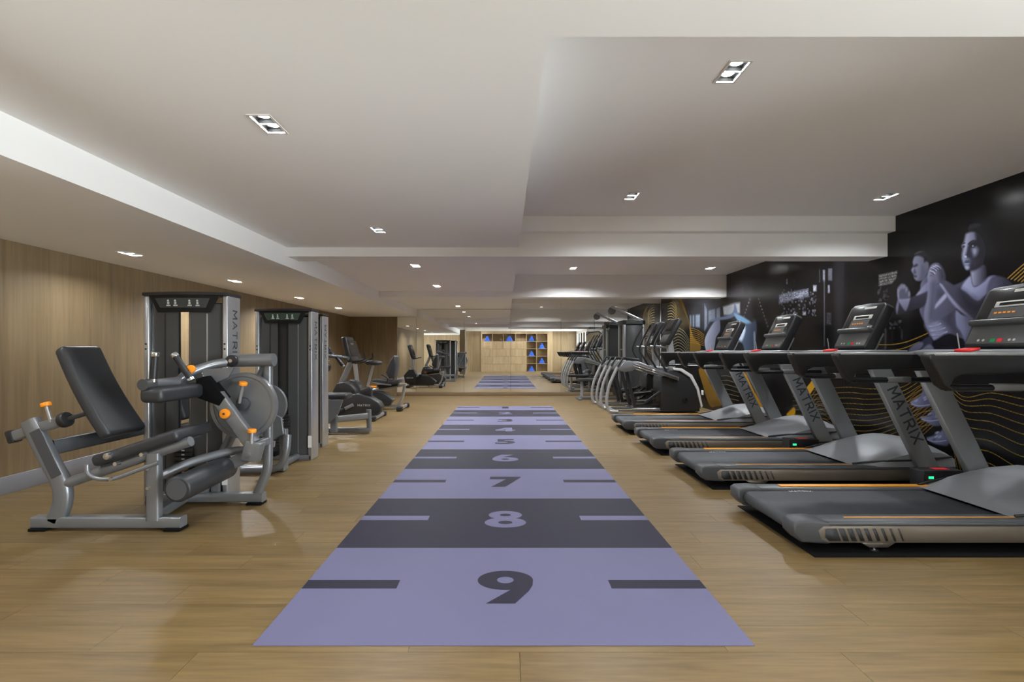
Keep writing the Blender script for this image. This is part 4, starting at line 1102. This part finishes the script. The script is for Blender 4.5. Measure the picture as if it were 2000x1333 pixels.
def pad(c, sx, sy, sz, bev, ry, bend=0.0, taper=0.0):
    t = bmesh.new(); bmesh.ops.create_cube(t, size=1.0)
    for v in t.verts: v.co = Vector((v.co.x * sx, v.co.y * sy, v.co.z * sz))
    bmesh.ops.bevel(t, geom=list(t.edges), offset=bev, segments=4, affect='EDGES', profile=0.5)
    bmesh.ops.subdivide_edges(t, edges=[e for e in t.edges if abs(e.verts[0].co.z - e.verts[1].co.z) > 0.3 * sz], cuts=6)
    for v in t.verts:
        k = v.co.z / (sz / 2)
        v.co.x += bend * (k * k - 0.3)
        v.co.y *= 1 - taper * k
    bmesh.ops.transform(t, matrix=Matrix.Translation(c) @ Matrix.Rotation(ry, 4, 'Y'), verts=list(t.verts))
    return t
bp = ol('backrest', pad((-2.885, 3.46, 0.915), 0.085, 0.34, 0.70, 0.032, math.atan2(-0.33, 0.60), 0.022, 0.06), 'vinyl', ang=60)
ol('backrest_plate', obox(NB(), (-2.925, 3.46, 0.865), 0.012, 0.12, 0.36, 0.003, 1, ry=math.atan2(-0.33, 0.60)), 'frame_dark', bp)
ol('cross_bar', rtube(NB(), [(-3.09, yn + 0.04, 0.545), (-2.84, 4.0, 0.6)], 0.05, 0.10, 0, 0.01, up=(0, 0, 1)), 'frame_dark')
st = ol('seat', pad((-2.455, 3.41, 0.555), 0.08, 0.40, 0.60, 0.03, math.radians(90 - 18), -0.006), 'vinyl', ang=60)
ol('seat_pan', obox(NB(), (-2.47, 3.41, 0.505), 0.52, 0.30, 0.018, 0.004, 1, ry=math.radians(-18)), 'frame_dark', st)
bm = NB(); cyl(bm, (-2.6, 3.215, 0.515), (-2.6, 3.165, 0.515), 0.022, 16, 0.004); ol('seat_knob', bm, 'chrome', st)
ol('seat_rail', tube(NB(), [(-3.03, yn, 0.285), (-2.12, yn, 0.595)], 0.034, n=16), 'frame_silver')
ol('seat_handle', tube(NB(), [(-2.735, 3.18, 0.46), (-2.73, 3.175, 0.40), (-2.66, 3.175, 0.365), (-2.56, 3.175, 0.365), (-2.28, 3.2, 0.47)], 0.014, 0.05, 10), 'frame_silver')
for a, b in ((-2.56, 0.37), (-2.53, 0.47), (-2.36, 0.53)): ol('bolt', cyl(NB(), (a, 3.15, b), (a, 3.19, b), 0.013, 10), 'chrome')
ps = ol('support_post', rtube(NB(), [(-2.355, yn - 0.015, 0.07), (-2.355, yn - 0.015, 0.52)], 0.088, 0.065, 0, 0.02), 'frame_silver')
for z in (0.29, 0.42): ol('bolt', cyl(NB(), (-2.375, 3.225, z), (-2.375, 3.235, z), 0.011, 10), 'chrome', ps)
ol('base_link', rtube(NB(), [(-2.42, yn, 0.06), (-2.52, 3.85, 0.06)], 0.07, 0.07), 'frame_silver')
ol('base_beam', rtube(NB(), [(-2.72, 3.83, 0.055), (-1.90, 3.83, 0.055)], 0.07, 0.075), 'frame_silver')
ol('rubber_foot', box(NB(), -2.02, -1.9, 3.78, 3.88, 0.0, 0.02, 0.005), 'rubber')
ol('front_post', rtube(NB(), [(-1.955, 3.83, 0.075), (-1.925, 3.83, 0.14), (-1.872, 3.83, 0.26), (-1.868, 3.83, 0.42), (-1.868, 3.83, 1.10)], 0.068, 0.06, 0.1, 0.024), 'frame_silver')
ol('diagonal_tube', tube(NB(), [(-2.40, 3.86, 0.07), (-1.90, 3.86, 1.08)], 0.036, n=16), 'frame_silver')
top = ol('top_tube', tube(NB(), [(-2.14, 3.79, 1.128), (-1.80, 3.79, 1.135)], 0.05, n=18), 'frame_silver')
bm = NB(); cyl(bm, (-2.1, 3.72, 1.128), (-2.1, 3.76, 1.128), 0.046, 20, 0.006); piv = ol('pivot_cap', bm, 'black_plastic', top)
ol('pivot_bolt', cyl(NB(), (-2.1, 3.712, 1.128), (-2.1, 3.722, 1.128), 0.014, 12), 'chrome', piv)
ol('press_arm', tube(NB(), [(-2.08, 3.79, 1.128), (-2.24, 3.68, 1.10), (-2.34, 3.56, 1.03), (-2.345, 3.50, 0.985), (-2.335, 3.16, 0.985)], 0.034, 0.09, 16), 'frame_silver')
ol('arm_end_cap', tube(NB(), [(-2.335, 3.22, 0.985), (-2.335, 3.13, 0.985)], 0.037, n=16), 'shroud')
tp = ol('thigh_pad', box(NB(), -2.365, -2.215, 3.13, 3.74, 0.865, 0.965, 0.034, 4), 'vinyl', ang=60)
for a, b, dx in (((-2.315, 3.2, 1.02), (-2.305, 3.2, 1.165), 0), ((-2.235, 3.45, 1.01), (-2.335, 3.45, 1.16), 1)):
    g = ol('hand_grip', cyl(NB(), a, b, 0.022, 16), 'black_plastic')
    A, Bv = Vector(a), Vector(b); dd = (Bv - A).normalized()
    ol('grip_cap', cyl(NB(), Bv, Bv + dd * 0.032, 0.025, 16, 0.005), 'chrome', g)
    ol('grip_collar', cyl(NB(), A - dd * 0.02, A, 0.025, 16), 'chrome', g)
knob(L, (-2.25, 3.49, 1.075), (0.2, -1, 0), 0.03, 0.03)
gp = ol('gusset_plate', prism(NB(), [(-2.27, 1.07), (-2.02, 1.08), (-2.06, 1.01), (-2.18, 0.955), (-2.22, 0.955)], 3.62, 3.635), 'frame_silver')
for k in range(6): ol('index_hole', cyl(NB(), (-2.262 + 0.007 * k, 3.617, 1.055 - 0.018 * k), (-2.262 + 0.007 * k, 3.621, 1.055 - 0.018 * k), 0.005, 8), 'pale_ink', gp)
ol('rubber_block', prism(NB(), [(-2.27, 1.0), (-2.19, 1.02), (-2.06, 0.86), (-2.10, 0.80), (-2.26, 0.86)], 3.56, 3.66, 0.01, 2), 'rubber')
lv = ol('lever_arm', rtube(NB(), [(-2.135, 3.6, 0.875), (-1.87, 3.6, 0.515)], 0.105, 0.06, 0, 0.014), 'frame_silver')
kn = knob(lv, (-2.05, 3.569, 0.745), (0, -1, 0), 0.036)
ol('knob_centre', cyl(NB(), (-2.05, 3.536, 0.745), (-2.05, 3.542, 0.745), 0.008, 10), 'ink', kn)
cw = ol('cam_wheel', cyl(NB(), (-2.01, 3.73, 0.785), (-2.01, 3.76, 0.785), 0.235, 40), 'cam_grey')
ol('cam_rim', ring(NB(), (-2.01, 3.745, 0.785), (0, 1, 0), 0.252, 0.226, 0.045, 48), 'frame_silver', cw)
ol('cam_slot', box(NB(), -2.20, -2.17, 3.726, 3.7295, 0.70, 0.86, 0.0, 1), 'frame_dark', cw)
ol('cam_hub', cyl(NB(), (-2.0, 3.69, 0.80), (-2.0, 3.73, 0.80), 0.05, 18, 0.006), 'frame_dark', cw)
knob(L, (-1.975, 3.66, 0.945), (0.25, -0.1, 1), 0.03, 0.14)
knob(L, (-1.855, 3.56, 0.605), (0.05, 0, 1), 0.03, 0.08)
lb = ol('lower_block', obox(NB(), (-1.865, 3.6, 0.465), 0.12, 0.09, 0.15, 0.012, 2, ry=0.25), 'frame_silver')
ol('bolt', cyl(NB(), (-1.88, 3.545, 0.44), (-1.88, 3.557, 0.44), 0.016, 12), 'chrome', lb)
ol('link_arm', rtube(NB(), [(-1.87, 3.66, 0.44), (-2.12, 3.66, 0.33)], 0.09, 0.03, 0, 0.008), 'frame_silver')
rl = ol('shin_roller', cyl(NB(), (-2.115, 3.13, 0.31), (-2.115, 3.70, 0.325), 0.086, 30, 0.014), 'vinyl', ang=50)
ol('roller_end', cyl(NB(), (-2.115, 3.126, 0.31), (-2.115, 3.131, 0.31), 0.066, 26), 'frame_dark', rl)
ol('side_brace', tube(NB(), [(-2.36, 3.27, 0.34), (-2.25, 3.45, 0.41), (-2.1, 3.72, 0.44), (-1.9, 3.83, 0.44)], 0.032, 0.12, 14), 'frame_silver')
ol('side_brace', rtube(NB(), [(-1.87, 3.66, 0.5), (-1.87, 3.83, 0.5)], 0.06, 0.06), 'frame_silver')
tower(L, -2.875, -2.205, 3.86, 1, True, False)
obj('column_trim', box(NB(), -2.33, -2.26, 3.84, 3.87, 0.05, 0.30, 0.01), 'frame_silver', L)

# second machine, mostly behind the first
L2 = thing('leg_press_machine', 'weight machine with green placard and closed black tower, second on the left', 'weight machine', (-2.5, 5.2, 0))
tower(L2, -2.76, -2.13, 5.36, 1, False, True)
def o2(n, bm, m, p=L2, **k): return obj(n, bm, m, p, **k)
o2('base_tube', tube(NB(), [(-2.74, 4.75, 0.045), (-2.3, 4.75, 0.045), (-2.18, 4.75, 0.09), (-2.135, 4.75, 0.24), (-2.14, 4.78, 0.38)], 0.036, 0.12, 16), 'frame_silver')
o2('side_post', rtube(NB(), [(-2.23, 4.9, 0.02), (-2.23, 4.9, 0.42)], 0.07, 0.06, 0, 0.015), 'frame_silver')
pl2 = o2('pivot_plate', prism(NB(), [(-2.45, 0.56), (-2.34, 0.60), (-2.22, 0.54), (-2.20, 0.38), (-2.30, 0.32), (-2.44, 0.36)], 4.82, 4.85, 0.004, 1), 'cam_grey')
o2('warning_label', box(NB(), -2.41, -2.375, 4.8165, 4.8195, 0.475, 0.50), 'yellow', pl2, smooth=False)
o2('cam_wheel', cyl(NB(), (-2.42, 4.9, 0.66), (-2.42, 4.94, 0.66), 0.21, 36), 'cam_grey')
o2('foot_bar', box(NB(), -2.44, -2.2, 4.66, 4.74, 0.19, 0.245, 0.015, 3), 'rubber')
o2('link_plate', rtube(NB(), [(-2.40, 4.72, 0.32), (-2.24, 4.72, 0.30)], 0.06, 0.03), 'alu')
o2('base_link', rtube(NB(), [(-2.3, 4.78, 0.04), (-2.3, 5.4, 0.04)], 0.06, 0.06), 'frame_silver')
o2('seat', pad((-2.98, 4.85, 0.47), 0.08, 0.38, 0.42, 0.03, math.radians(86)), 'vinyl', ang=60)
o2('seat_post', rtube(NB(), [(-2.98, 4.85, 0.03), (-2.98, 4.85, 0.44)], 0.08, 0.06), 'frame_silver')
o2('backrest', pad((-3.2, 4.85, 0.80), 0.08, 0.34, 0.55, 0.03, math.radians(-18)), 'vinyl', ang=60)
o2('base_beam', rtube(NB(), [(-3.2, 4.85, 0.04), (-2.2, 4.85, 0.04)], 0.06, 0.06), 'frame_silver')

# third machine: tower turned away, press arms behind it
L3 = thing('chest_press_machine', 'chest press machine turned away, third tower on the left', 'weight machine', (-2.5, 6.6, 0))
tower(L3, -2.90, -2.275, 6.26, -1, False, False)
def o3(n, bm, m, p=L3, **k): return obj(n, bm, m, p, **k)
o3('base_beam', rtube(NB(), [(-2.95, 7.1, 0.05), (-1.98, 7.1, 0.05)], 0.075, 0.065), 'frame_silver')
o3('front_post', rtube(NB(), [(-1.985, 7.1, 0.03), (-1.995, 7.1, 0.35)], 0.07, 0.06, 0, 0.02), 'frame_silver')
o3('side_rail', rtube(NB(), [(-2.9, 6.75, 0.2), (-2.0, 7.08, 0.26)], 0.06, 0.09, 0, 0.015, up=(0, 0, 1)), 'frame_silver')
o3('base_link', rtube(NB(), [(-2.6, 6.3, 0.05), (-2.6, 7.1, 0.05)], 0.07, 0.07), 'frame_silver')
o3('seat', box(NB(), -2.62, -2.2, 6.72, 7.02, 0.535, 0.61, 0.025, 3), 'vinyl', ang=60)
o3('seat_post', rtube(NB(), [(-2.42, 6.87, 0.06), (-2.42, 6.87, 0.54)], 0.09, 0.06), 'frame_silver')
o3('seat_bracket', prism(NB(), [(-2.48, 0.53), (-2.24, 0.53), (-2.30, 0.35), (-2.42, 0.22)], 6.7, 6.72), 'frame_silver')
o3('main_post', rtube(NB(), [(-2.78, 6.87, 0.06), (-2.72, 6.87, 0.9), (-2.7, 6.87, 1.24)], 0.09, 0.07), 'frame_silver')
o3('backrest', pad((-2.68, 6.87, 0.9), 0.08, 0.30, 0.55, 0.03, math.radians(-6)), 'vinyl', ang=60)
o3('arm_beam', tube(NB(), [(-2.72, 6.6, 1.2), (-2.5, 6.72, 1.15), (-2.3, 6.85, 1.12)], 0.028, 0.06), 'frame_dark')
o3('arm_beam', tube(NB(), [(-2.72, 7.1, 1.16), (-2.45, 7.05, 1.13), (-2.25, 6.98, 1.1)], 0.026, 0.06), 'frame_dark')
for a, b in (((-2.36, 6.8, 1.12), (-2.27, 6.8, 1.0)), ((-2.52, 6.85, 1.22), (-2.40, 6.9, 1.13)), ((-2.52, 6.75, 0.98), (-2.47, 6.75, 1.08))):
    g = o3('hand_grip', cyl(NB(), a, b, 0.024, 14), 'black_plastic')
    A, Bv = Vector(a), Vector(b); dd = (Bv - A).normalized()
    o3('grip_cap', cyl(NB(), Bv, Bv + dd * 0.02, 0.026, 14, 0.004), 'chrome', g)
o3('pivot_wheel', cyl(NB(), (-2.5, 6.8, 1.22), (-2.5, 6.86, 1.22), 0.055, 18, 0.01), 'frame_dark')
o3('pivot_wheel', cyl(NB(), (-2.52, 6.78, 0.98), (-2.52, 6.86, 0.98), 0.07, 18, 0.01), 'black_plastic')

# ------------------------------------------------------------------ upright bike
def cB(cx, cy): return 620 + cx / 6.057, 640 + cy / 6.057
def bq(D): return lambda cx, cy: pp(*cB(cx, cy), D)
DB = 8.65
q = bq(DB)
U = thing('upright_bike', 'black upright exercise bike with tall slanted console facing the wall', 'exercise bike', (-2.6, DB, 0))
def ou(n, bm, m, p=U, **k): return obj(n, bm, m, p, **k)
sh = [q(120, 1030), q(230, 1078), q(420, 1070), q(620, 1065), q(700, 1060), q(765, 985), q(775, 935), q(745, 880), q(640, 815), q(500, 775), q(400, 790), q(240, 860), q(130, 880)]
body = ou('body_shell', prism(NB(), sh, DB - 0.13, DB + 0.13, 0.025, 3), 'black_plastic')
neck = [q(180, 830), q(205, 740), q(245, 660), q(330, 640), q(400, 665), q(465, 740), q(475, 800), q(420, 850), q(300, 870)]
ou('neck_cover', prism(NB(), neck, DB - 0.10, DB + 0.10, 0.02, 3), 'black_plastic', body)
ou('seat_tube_cover', prism(NB(), [q(500, 775), q(515, 740), q(625, 695), q(645, 720), q(645, 815), q(560, 810)], DB - 0.06, DB + 0.06, 0.012, 2), 'black_plastic', body)
bm = NB(); c0 = q(575, 912); add_word(bm, 'MATRIX', (c0[0], DB - 0.1315, c0[1]), (1, 0, 0), (0, 0, 1), 0.22, 0.032); ou('lettering', bm, 'pale_ink', body, smooth=False)
a, b = q(360, 950), q(455, 905)
cr = ou('crank_arm', rtube(NB(), [(a[0], DB - 0.155, a[1]), (b[0], DB - 0.155, b[1])], 0.055, 0.025, 0, 0.01), 'frame_silver')
ou('pedal', box(NB(), a[0] - 0.13, a[0] - 0.01, DB - 0.27, DB - 0.175, a[1] - 0.03, a[1] + 0.01, 0.01), 'black_plastic', cr)
ou('mast', rtube(NB(), [(q(285, 660)[0], DB, q(285, 660)[1]), (q(395, 410)[0], DB, q(395, 410)[1])], 0.09, 0.08, 0, 0.02), 'frame_silver')
cons = ou('console', obox(NB(), (-2.76, DB, 1.235), 0.09, 0.44, 0.46, 0.03, 3, ry=math.radians(-15)), 'black_plastic')
ou('screen', obox(NB(), (-2.7145, DB, 1.26), 0.004, 0.36, 0.30, 0.001, 1, ry=math.radians(-15)), 'screen', cons)
ou('readout', obox(NB(), (-2.729, DB, 1.335), 0.004, 0.16, 0.03, 0, 1, ry=math.radians(-15)), 'panel_grey', cons)
for s in (-1, 1):
    ou('handlebar', tube(NB(), [(-2.70, DB + 0.05 * s, 1.0), (-2.55, DB + 0.22 * s, 1.03), (-2.42, DB + 0.25 * s, 1.07), (-2.43, DB + 0.25 * s, 1.17)], 0.018, 0.06, 12), 'black_plastic')
bm = NB(); a = q(665, 420); ellipsoid(bm, (a[0], DB, a[1]), 0.15, 0.12, 0.045, 18, 2.6)
for v in bm.verts:
    if v.co.x < a[0]: v.co.y = DB + (v.co.y - DB) * (0.45 + 0.55 * (1 - (a[0] - v.co.x) / 0.15))
seat = ou('saddle', bm, 'vinyl', ang=60)
a, b = q(660, 445), q(592, 700)
ou('seat_post', rtube(NB(), [(a[0], DB, a[1]), (b[0], DB, b[1])], 0.045, 0.045, 0, 0.01), 'alu')
ou('post_scale', rtube(NB(), [(a[0] - 0.025, DB, a[1]), (b[0] - 0.025, DB, b[1])], 0.02, 0.02), 'black_plastic')
for x in (-2.27, -3.1):
    s_ = ou('stabiliser', rtube(NB(), [(x, DB - 0.3, 0.045), (x, DB + 0.42, 0.045)], 0.06, 0.06, 0, 0.02, up=(0, 0, 1)), 'alu')
    for e_ in (-0.3, 0.42): ou('stabiliser_cap', box(NB(), x - 0.05, x + 0.05, DB + e_ - 0.05, DB + e_ + 0.05, 0.0, 0.09, 0.02, 3), 'black_plastic', s_)
ou('floor_frame', rtube(NB(), [(-3.1, DB, 0.05), (-2.27, DB, 0.05)], 0.06, 0.05), 'frame_silver')

# ------------------------------------------------------------------ recumbent bike
DR = 10.1
q = bq(DR)
R = thing('recumbent_bike', 'recumbent exercise bike with black bucket seat beside the mirror', 'exercise bike', (-2.7, DR, 0))
def orr(n, bm, m, p=R, **k): return obj(n, bm, m, p, **k)
bk = [q(925, 330), q(945, 350), q(950, 450), q(930, 590), q(870, 600), q(832, 530), q(880, 400)]
orr('backrest', prism(NB(), bk, DR - 0.2, DR + 0.2, 0.03, 3), 'vinyl')
seat = orr('seat', prism(NB(), [q(640, 622), q(740, 600), q(900, 628), q(985, 615), q(985, 655), q(900, 672), q(760, 662)], DR - 0.2, DR + 0.2, 0.02, 2), 'vinyl')
orr('seat_rim', prism(NB(), [q(660, 632), q(760, 668), q(900, 680), q(900, 665), q(760, 650)], DR - 0.205, DR - 0.198), 'alu', seat)
orr('seat_slider', prism(NB(), [q(720, 680), q(960, 660), q(960, 690), q(740, 725)], DR - 0.08, DR + 0.08, 0.005, 1), 'black_plastic')
a = q(700, 692); orr('lever', box(NB(), a[0] - 0.09, a[0] + 0.06, DR - 0.26, DR - 0.21, a[1] - 0.02, a[1] + 0.02, 0.01), 'orange')
A = lambda cx, cy, dy=0.0: (q(cx, cy)[0], DR + dy, q(cx, cy)[1])
orr('seat_rail', rtube(NB(), [A(480, 772), A(1050, 675)], 0.06, 0.09, 0, 0.015), 'alu')
orr('rear_leg', rtube(NB(), [A(1030, 690), A(1010, 830), A(950, 930), A(870, 985), A(760, 990)], 0.055, 0.06, 0.2, 0.015), 'alu')
orr('middle_leg', rtube(NB(), [A(700, 745), A(770, 960)], 0.05, 0.06), 'alu')
orr('floor_frame', rtube(NB(), [(-3.25, DR, 0.07), (-2.2, DR, 0.07)], 0.06, 0.06), 'alu')
for x in (-2.12, -3.2):
    s_ = orr('stabiliser', rtube(NB(), [(x, DR - 0.34, 0.05), (x, DR + 0.34, 0.05)], 0.06, 0.07, 0, 0.02, up=(0, 0, 1)), 'alu')
    for e_ in (-0.34, 0.34): orr('stabiliser_cap', box(NB(), x - 0.06, x + 0.06, DR + e_ - 0.06, DR + e_ + 0.06, 0.0, 0.1, 0.025, 3), 'black_plastic', s_)
shell = [(-3.38, 0.40), (-3.34, 0.15), (-3.1, 0.08), (-2.4, 0.08), (-2.3, 0.20), (-2.5, 0.36), (-2.95, 0.42), (-3.05, 0.60), (-3.2, 0.62)]
bd = orr('body_shell', prism(NB(), shell, DR - 0.13, DR + 0.13, 0.025, 3), 'black_plastic')
for s in (-1, 1):
    bm = NB(); add_word(bm, 'MATRIX', (-3.18, DR + s * 0.1315, 0.32), (-s, 0, 0), (0, 0, 1), 0.22, 0.035); orr('lettering', bm, 'pale_ink', bd, smooth=False)
    cr = orr('crank_arm', rtube(NB(), [(-2.95, DR + s * 0.155, 0.36), (-2.95 + s * 0.14, DR + s * 0.155, 0.36 + s * 0.06)], 0.05, 0.025, 0, 0.01), 'frame_silver')
    orr('pedal', box(NB(), -3.0 + s * 0.14, -2.89 + s * 0.14, DR + s * 0.22 - 0.045, DR + s * 0.22 + 0.045, 0.33 + s * 0.06, 0.39 + s * 0.06, 0.012), 'black_plastic', cr)
orr('mast', rtube(NB(), [(-3.06, DR, 0.45), (-3.13, DR, 1.0)], 0.08, 0.08, 0, 0.02), 'alu')
cons = orr('console', obox(NB(), (-3.14, DR, 1.2), 0.09, 0.44, 0.46, 0.03, 3, ry=math.radians(-18)), 'black_plastic')
orr('screen', obox(NB(), (-3.095, DR, 1.22), 0.006, 0.36, 0.30, 0.001, 1, ry=math.radians(-18)), 'screen', cons)
for s in (-1, 1):
    orr('handlebar', tube(NB(), [(-3.1, DR + 0.06 * s, 0.95), (-2.97, DR + 0.24 * s, 0.98), (-2.86, DR + 0.26 * s, 1.0)], 0.017, 0.06, 12), 'black_plastic')
    orr('side_grip', tube(NB(), [(-2.42, DR + 0.24 * s, 0.55), (-2.36, DR + 0.28 * s, 0.66), (-2.5, DR + 0.28 * s, 0.74)], 0.016, 0.05, 12), 'black_plastic')

# ------------------------------------------------------------------ ascent trainers
def make_ascent(loc, label):
    t = thing('ascent_trainer', label, 'elliptical', loc, 'ascent trainers')
    def o(n, bm, m, p=t, **k): return obj(n, bm, m, p, world=False, **k)
    W = 0.29
    for s in (-1, 1):
        y = s * W
        rt = o('rear_tube', tube(NB(), [(0.22, y, 0.035), (0.04, y, 0.04), (0.0, y, 0.16), (0.0, y, 0.30), (0.04, y, 0.52), (0.13, y, 0.74), (0.21, y, 0.90)], 0.03, 0.14, 16), 'ascent_silver')
        o('rear_grip', rtube(NB(), [(0.21, y, 0.90), (0.32, y, 1.08), (0.62, y, 1.04)], 0.035, 0.05, 0.03, 0.012), 'black_plastic', rt)
        sp = o('side_arm', prism(NB(), [(0.22, 0.87), (0.34, 1.0), (0.60, 1.01), (1.40, 0.70), (1.38, 0.63), (0.62, 0.90), (0.50, 0.83), (0.36, 0.80), (0.27, 0.82)], y - 0.03, y + 0.03, 0.01, 2), 'frame_silver')
        for z in (0.0, 0.05): o('arm_groove', prism(NB(), [(0.50, 0.985 - z), (1.36, 0.69 - z * 0.6), (1.36, 0.675 - z * 0.6), (0.50, 0.968 - z)], *sorted((y + s * 0.03, y + s * 0.036))), 'chrome', sp)
        o('moving_arm', tube(NB(), [(1.28, y * 0.9, 0.62), (1.03, y, 1.03), (0.92, y, 1.21), (0.925, y, 1.33), (1.03, y, 1.56), (1.15, y, 1.76)], 0.021, 0.1, 14), 'black_plastic')
        o('pedal_arm', rtube(NB(), [(0.40, s * 0.19, 0.84), (0.46, s * 0.19, 0.55), (0.58, s * 0.19, 0.10)], 0.07, 0.035, 0.1, 0.014), 'black_plastic')
        dz = 0.13 if s > 0 else 0.0
        lk = o('stride_link', rtube(NB(), [(0.56, s * 0.15, 0.13 + dz), (1.10, s * 0.15, 0.16 + 2 * dz)], 0.05, 0.03, 0, 0.012), 'black_plastic')
        o('foot_plate', obox(NB(), (0.80, s * 0.13, 0.24 + dz), 0.36, 0.14, 0.03, 0.01, 2, ry=-0.12), 'black_plastic', lk)
        o('track_rail', rtube(NB(), [(0.20, s * 0.22, 0.05), (1.75, s * 0.22, 0.05)], 0.035, 0.05, 0, 0.01), 'frame_dark')
        o('rail_cap', tube(NB(), [(0.5, s * 0.22, 0.085), (1.6, s * 0.22, 0.085)], 0.012, 0, 10), 'chrome')
        o('swing_strut', rtube(NB(), [(0.75, s * 0.24, 0.20), (1.05, s * 0.24, 0.42)], 0.05, 0.03), 'black_plastic')
    o('rear_base', rtube(NB(), [(0.16, -W, 0.035), (0.16, W, 0.035)], 0.06, 0.06, 0, 0.02, up=(0, 0, 1)), 'alu')
    sh = [(1.05, 0.05), (1.82, 0.03), (1.82, 0.16), (1.75, 0.48), (1.62, 0.73), (1.42, 0.86), (1.22, 0.86), (1.06, 0.70)]
    b = o('body_shell', prism(NB(), sh, -0.26, 0.26, 0.03, 3), 'shroud_dark')
    arc = [(1.30, 0.885), (1.46, 0.87), (1.66, 0.745), (1.79, 0.49), (1.865, 0.14), (1.83, 0.10), (1.75, 0.46), (1.615, 0.70), (1.43, 0.82), (1.30, 0.84)]
    for s in (-1, 1): o('shell_trim', prism(NB(), arc, *sorted((s * 0.215, s * 0.285)), 0.006, 2), 'ascent_trim', b)
    for s in (-1, 1): o('shell_knob', cyl(NB(), (1.52, s * 0.26, 0.26), (1.52, s * 0.285, 0.26), 0.05, 18, 0.008), 'black_gloss', b)
    o('mast', rtube(NB(), [(1.36, 0, 0.80), (1.34, 0, 1.15), (1.30, 0, 1.45)], 0.13, 0.11, 0.1, 0.03), 'ascent_silver')
    ang = math.atan2(0.25, 0.48)
    cs = o('console', obox(NB(), (1.33, 0, 1.585), 0.10, 0.46, 0.56, 0.03, 3, ry=ang), 'black_plastic')
    n_ = Vector((-math.cos(ang), 0, math.sin(ang)))
    c = Vector((1.33, 0, 1.585)) + n_ * 0.051
    o('display_panel', obox(NB(), c + Vector((0.06, 0, 0.11)), 0.004, 0.38, 0.26, 0.001, 1, ry=ang), 'screen', cs)
    o('button_panel', obox(NB(), c - Vector((0.075, 0, 0.145)), 0.004, 0.38, 0.16, 0.001, 1, ry=ang), 'panel_grey', cs)
    o('fixed_handle', tube(NB(), [(1.28, 0.0, 1.28), (1.12, -0.16, 1.29), (0.98, -0.18, 1.31)], 0.018, 0.05, 12), 'alu')
    o('fixed_handle', tube(NB(), [(1.28, 0.0, 1.28), (1.12, 0.16, 1.29), (0.98, 0.18, 1.31)], 0.018, 0.05, 12), 'alu')
    return t
a1 = make_ascent((1.96, 9.70, 0), 'black ascent trainer with silver curved rear tubes, next to the last treadmill')
dup(a1, (1.96, 10.72, 0), 'black ascent trainer with silver curved rear tubes, the one nearer the mirror')

# ------------------------------------------------------------------ lat pulldown station beside the mirror
YC = 12.2
C1 = thing('cable_station', 'lat pulldown station with pulley boom and low bench in front of the mirror', 'weight machine', (2.8, YC, 0))
def oc(n, bm, m, p=C1, **k): return obj(n, bm, m, p, **k)
for s in (-1, 1): oc('column', box(NB(), 2.895, 2.95, YC + s * 0.26 - 0.03, YC + s * 0.26 + 0.03, 0, 1.95, 0.012, 3), 'alu')
for s in (-1, 1): oc('column', box(NB(), 3.36, 3.41, YC + s * 0.26 - 0.03, YC + s * 0.26 + 0.03, 0, 1.95, 0.012, 3), 'alu')
for s in (-1, 1): oc('side_shroud', box(NB(), 2.95, 3.36, YC + s * 0.25 - 0.012, YC + s * 0.25 + 0.012, 0.1, 1.86, 0.004), 'shroud')
oc('front_shroud', box(NB(), 2.905, 2.925, YC - 0.225, YC - 0.05, 0.1, 1.86, 0.004), 'shroud')
oc('front_shroud', box(NB(), 2.905, 2.925, YC + 0.05, YC + 0.225, 0.1, 1.86, 0.004), 'shroud')
oc('top_cap', box(NB(), 2.88, 3.43, YC - 0.3, YC + 0.3, 1.86, 1.97, 0.012, 2), 'shroud_dark')
oc('placard', box(NB(), 2.96, 3.36, YC - 0.304, YC - 0.3005, 1.88, 1.95), 'placard_grey')
bmn = oc('boom', rtube(NB(), [(3.42, YC, 1.97), (2.66, YC, 2.32)], 0.07, 0.06, 0, 0.015), 'alu')
pu = oc('pulley', cyl(NB(), (2.67, YC - 0.02, 2.22), (2.67, YC + 0.02, 2.22), 0.095, 28), 'cam_grey')
oc('cable', cyl(NB(), (2.60, YC, 1.77), (2.60, YC, 2.22), 0.005, 8), 'ink')
oc('lat_bar', tube(NB(), [(2.45, YC - 0.50, 1.70), (2.52, YC - 0.34, 1.77), (2.60, YC, 1.775), (2.66, YC + 0.34, 1.77), (2.70, YC + 0.50, 1.70)], 0.016, 0.06, 12), 'black_plastic')
oc('base_beam', rtube(NB(), [(1.82, YC, 0.05), (3.3, YC, 0.05)], 0.07, 0.07), 'frame_silver')
oc('base_foot', box(NB(), 1.79, 1.88, YC - 0.28, YC + 0.28, 0.0, 0.05, 0.01), 'frame_silver')
oc('seat', box(NB(), 1.82, 2.42, YC - 0.15, YC + 0.15, 0.455, 0.525, 0.022, 3), 'vinyl', ang=60)
oc('seat_post', rtube(NB(), [(1.92, YC, 0.05), (1.92, YC, 0.46)], 0.07, 0.06, 0, 0.015), 'ascent_silver')
oc('thigh_roller', cyl(NB(), (2.42, YC - 0.25, 0.62), (2.42, YC + 0.25, 0.62), 0.055, 20, 0.01), 'vinyl', ang=50)
oc('roller_post', rtube(NB(), [(2.46, YC, 0.06), (2.44, YC, 0.62)], 0.06, 0.06), 'frame_silver')
oc('foot_plate', obox(NB(), (2.72, YC, 0.2), 0.02, 0.4, 0.22, 0.006, 1, ry=-0.4), 'black_plastic')
oc('cross_bar', rtube(NB(), [(2.92, YC - 0.26, 1.25), (2.92, YC + 0.26, 1.25)], 0.03, 0.03, up=(0, 0, 1)), 'alu')
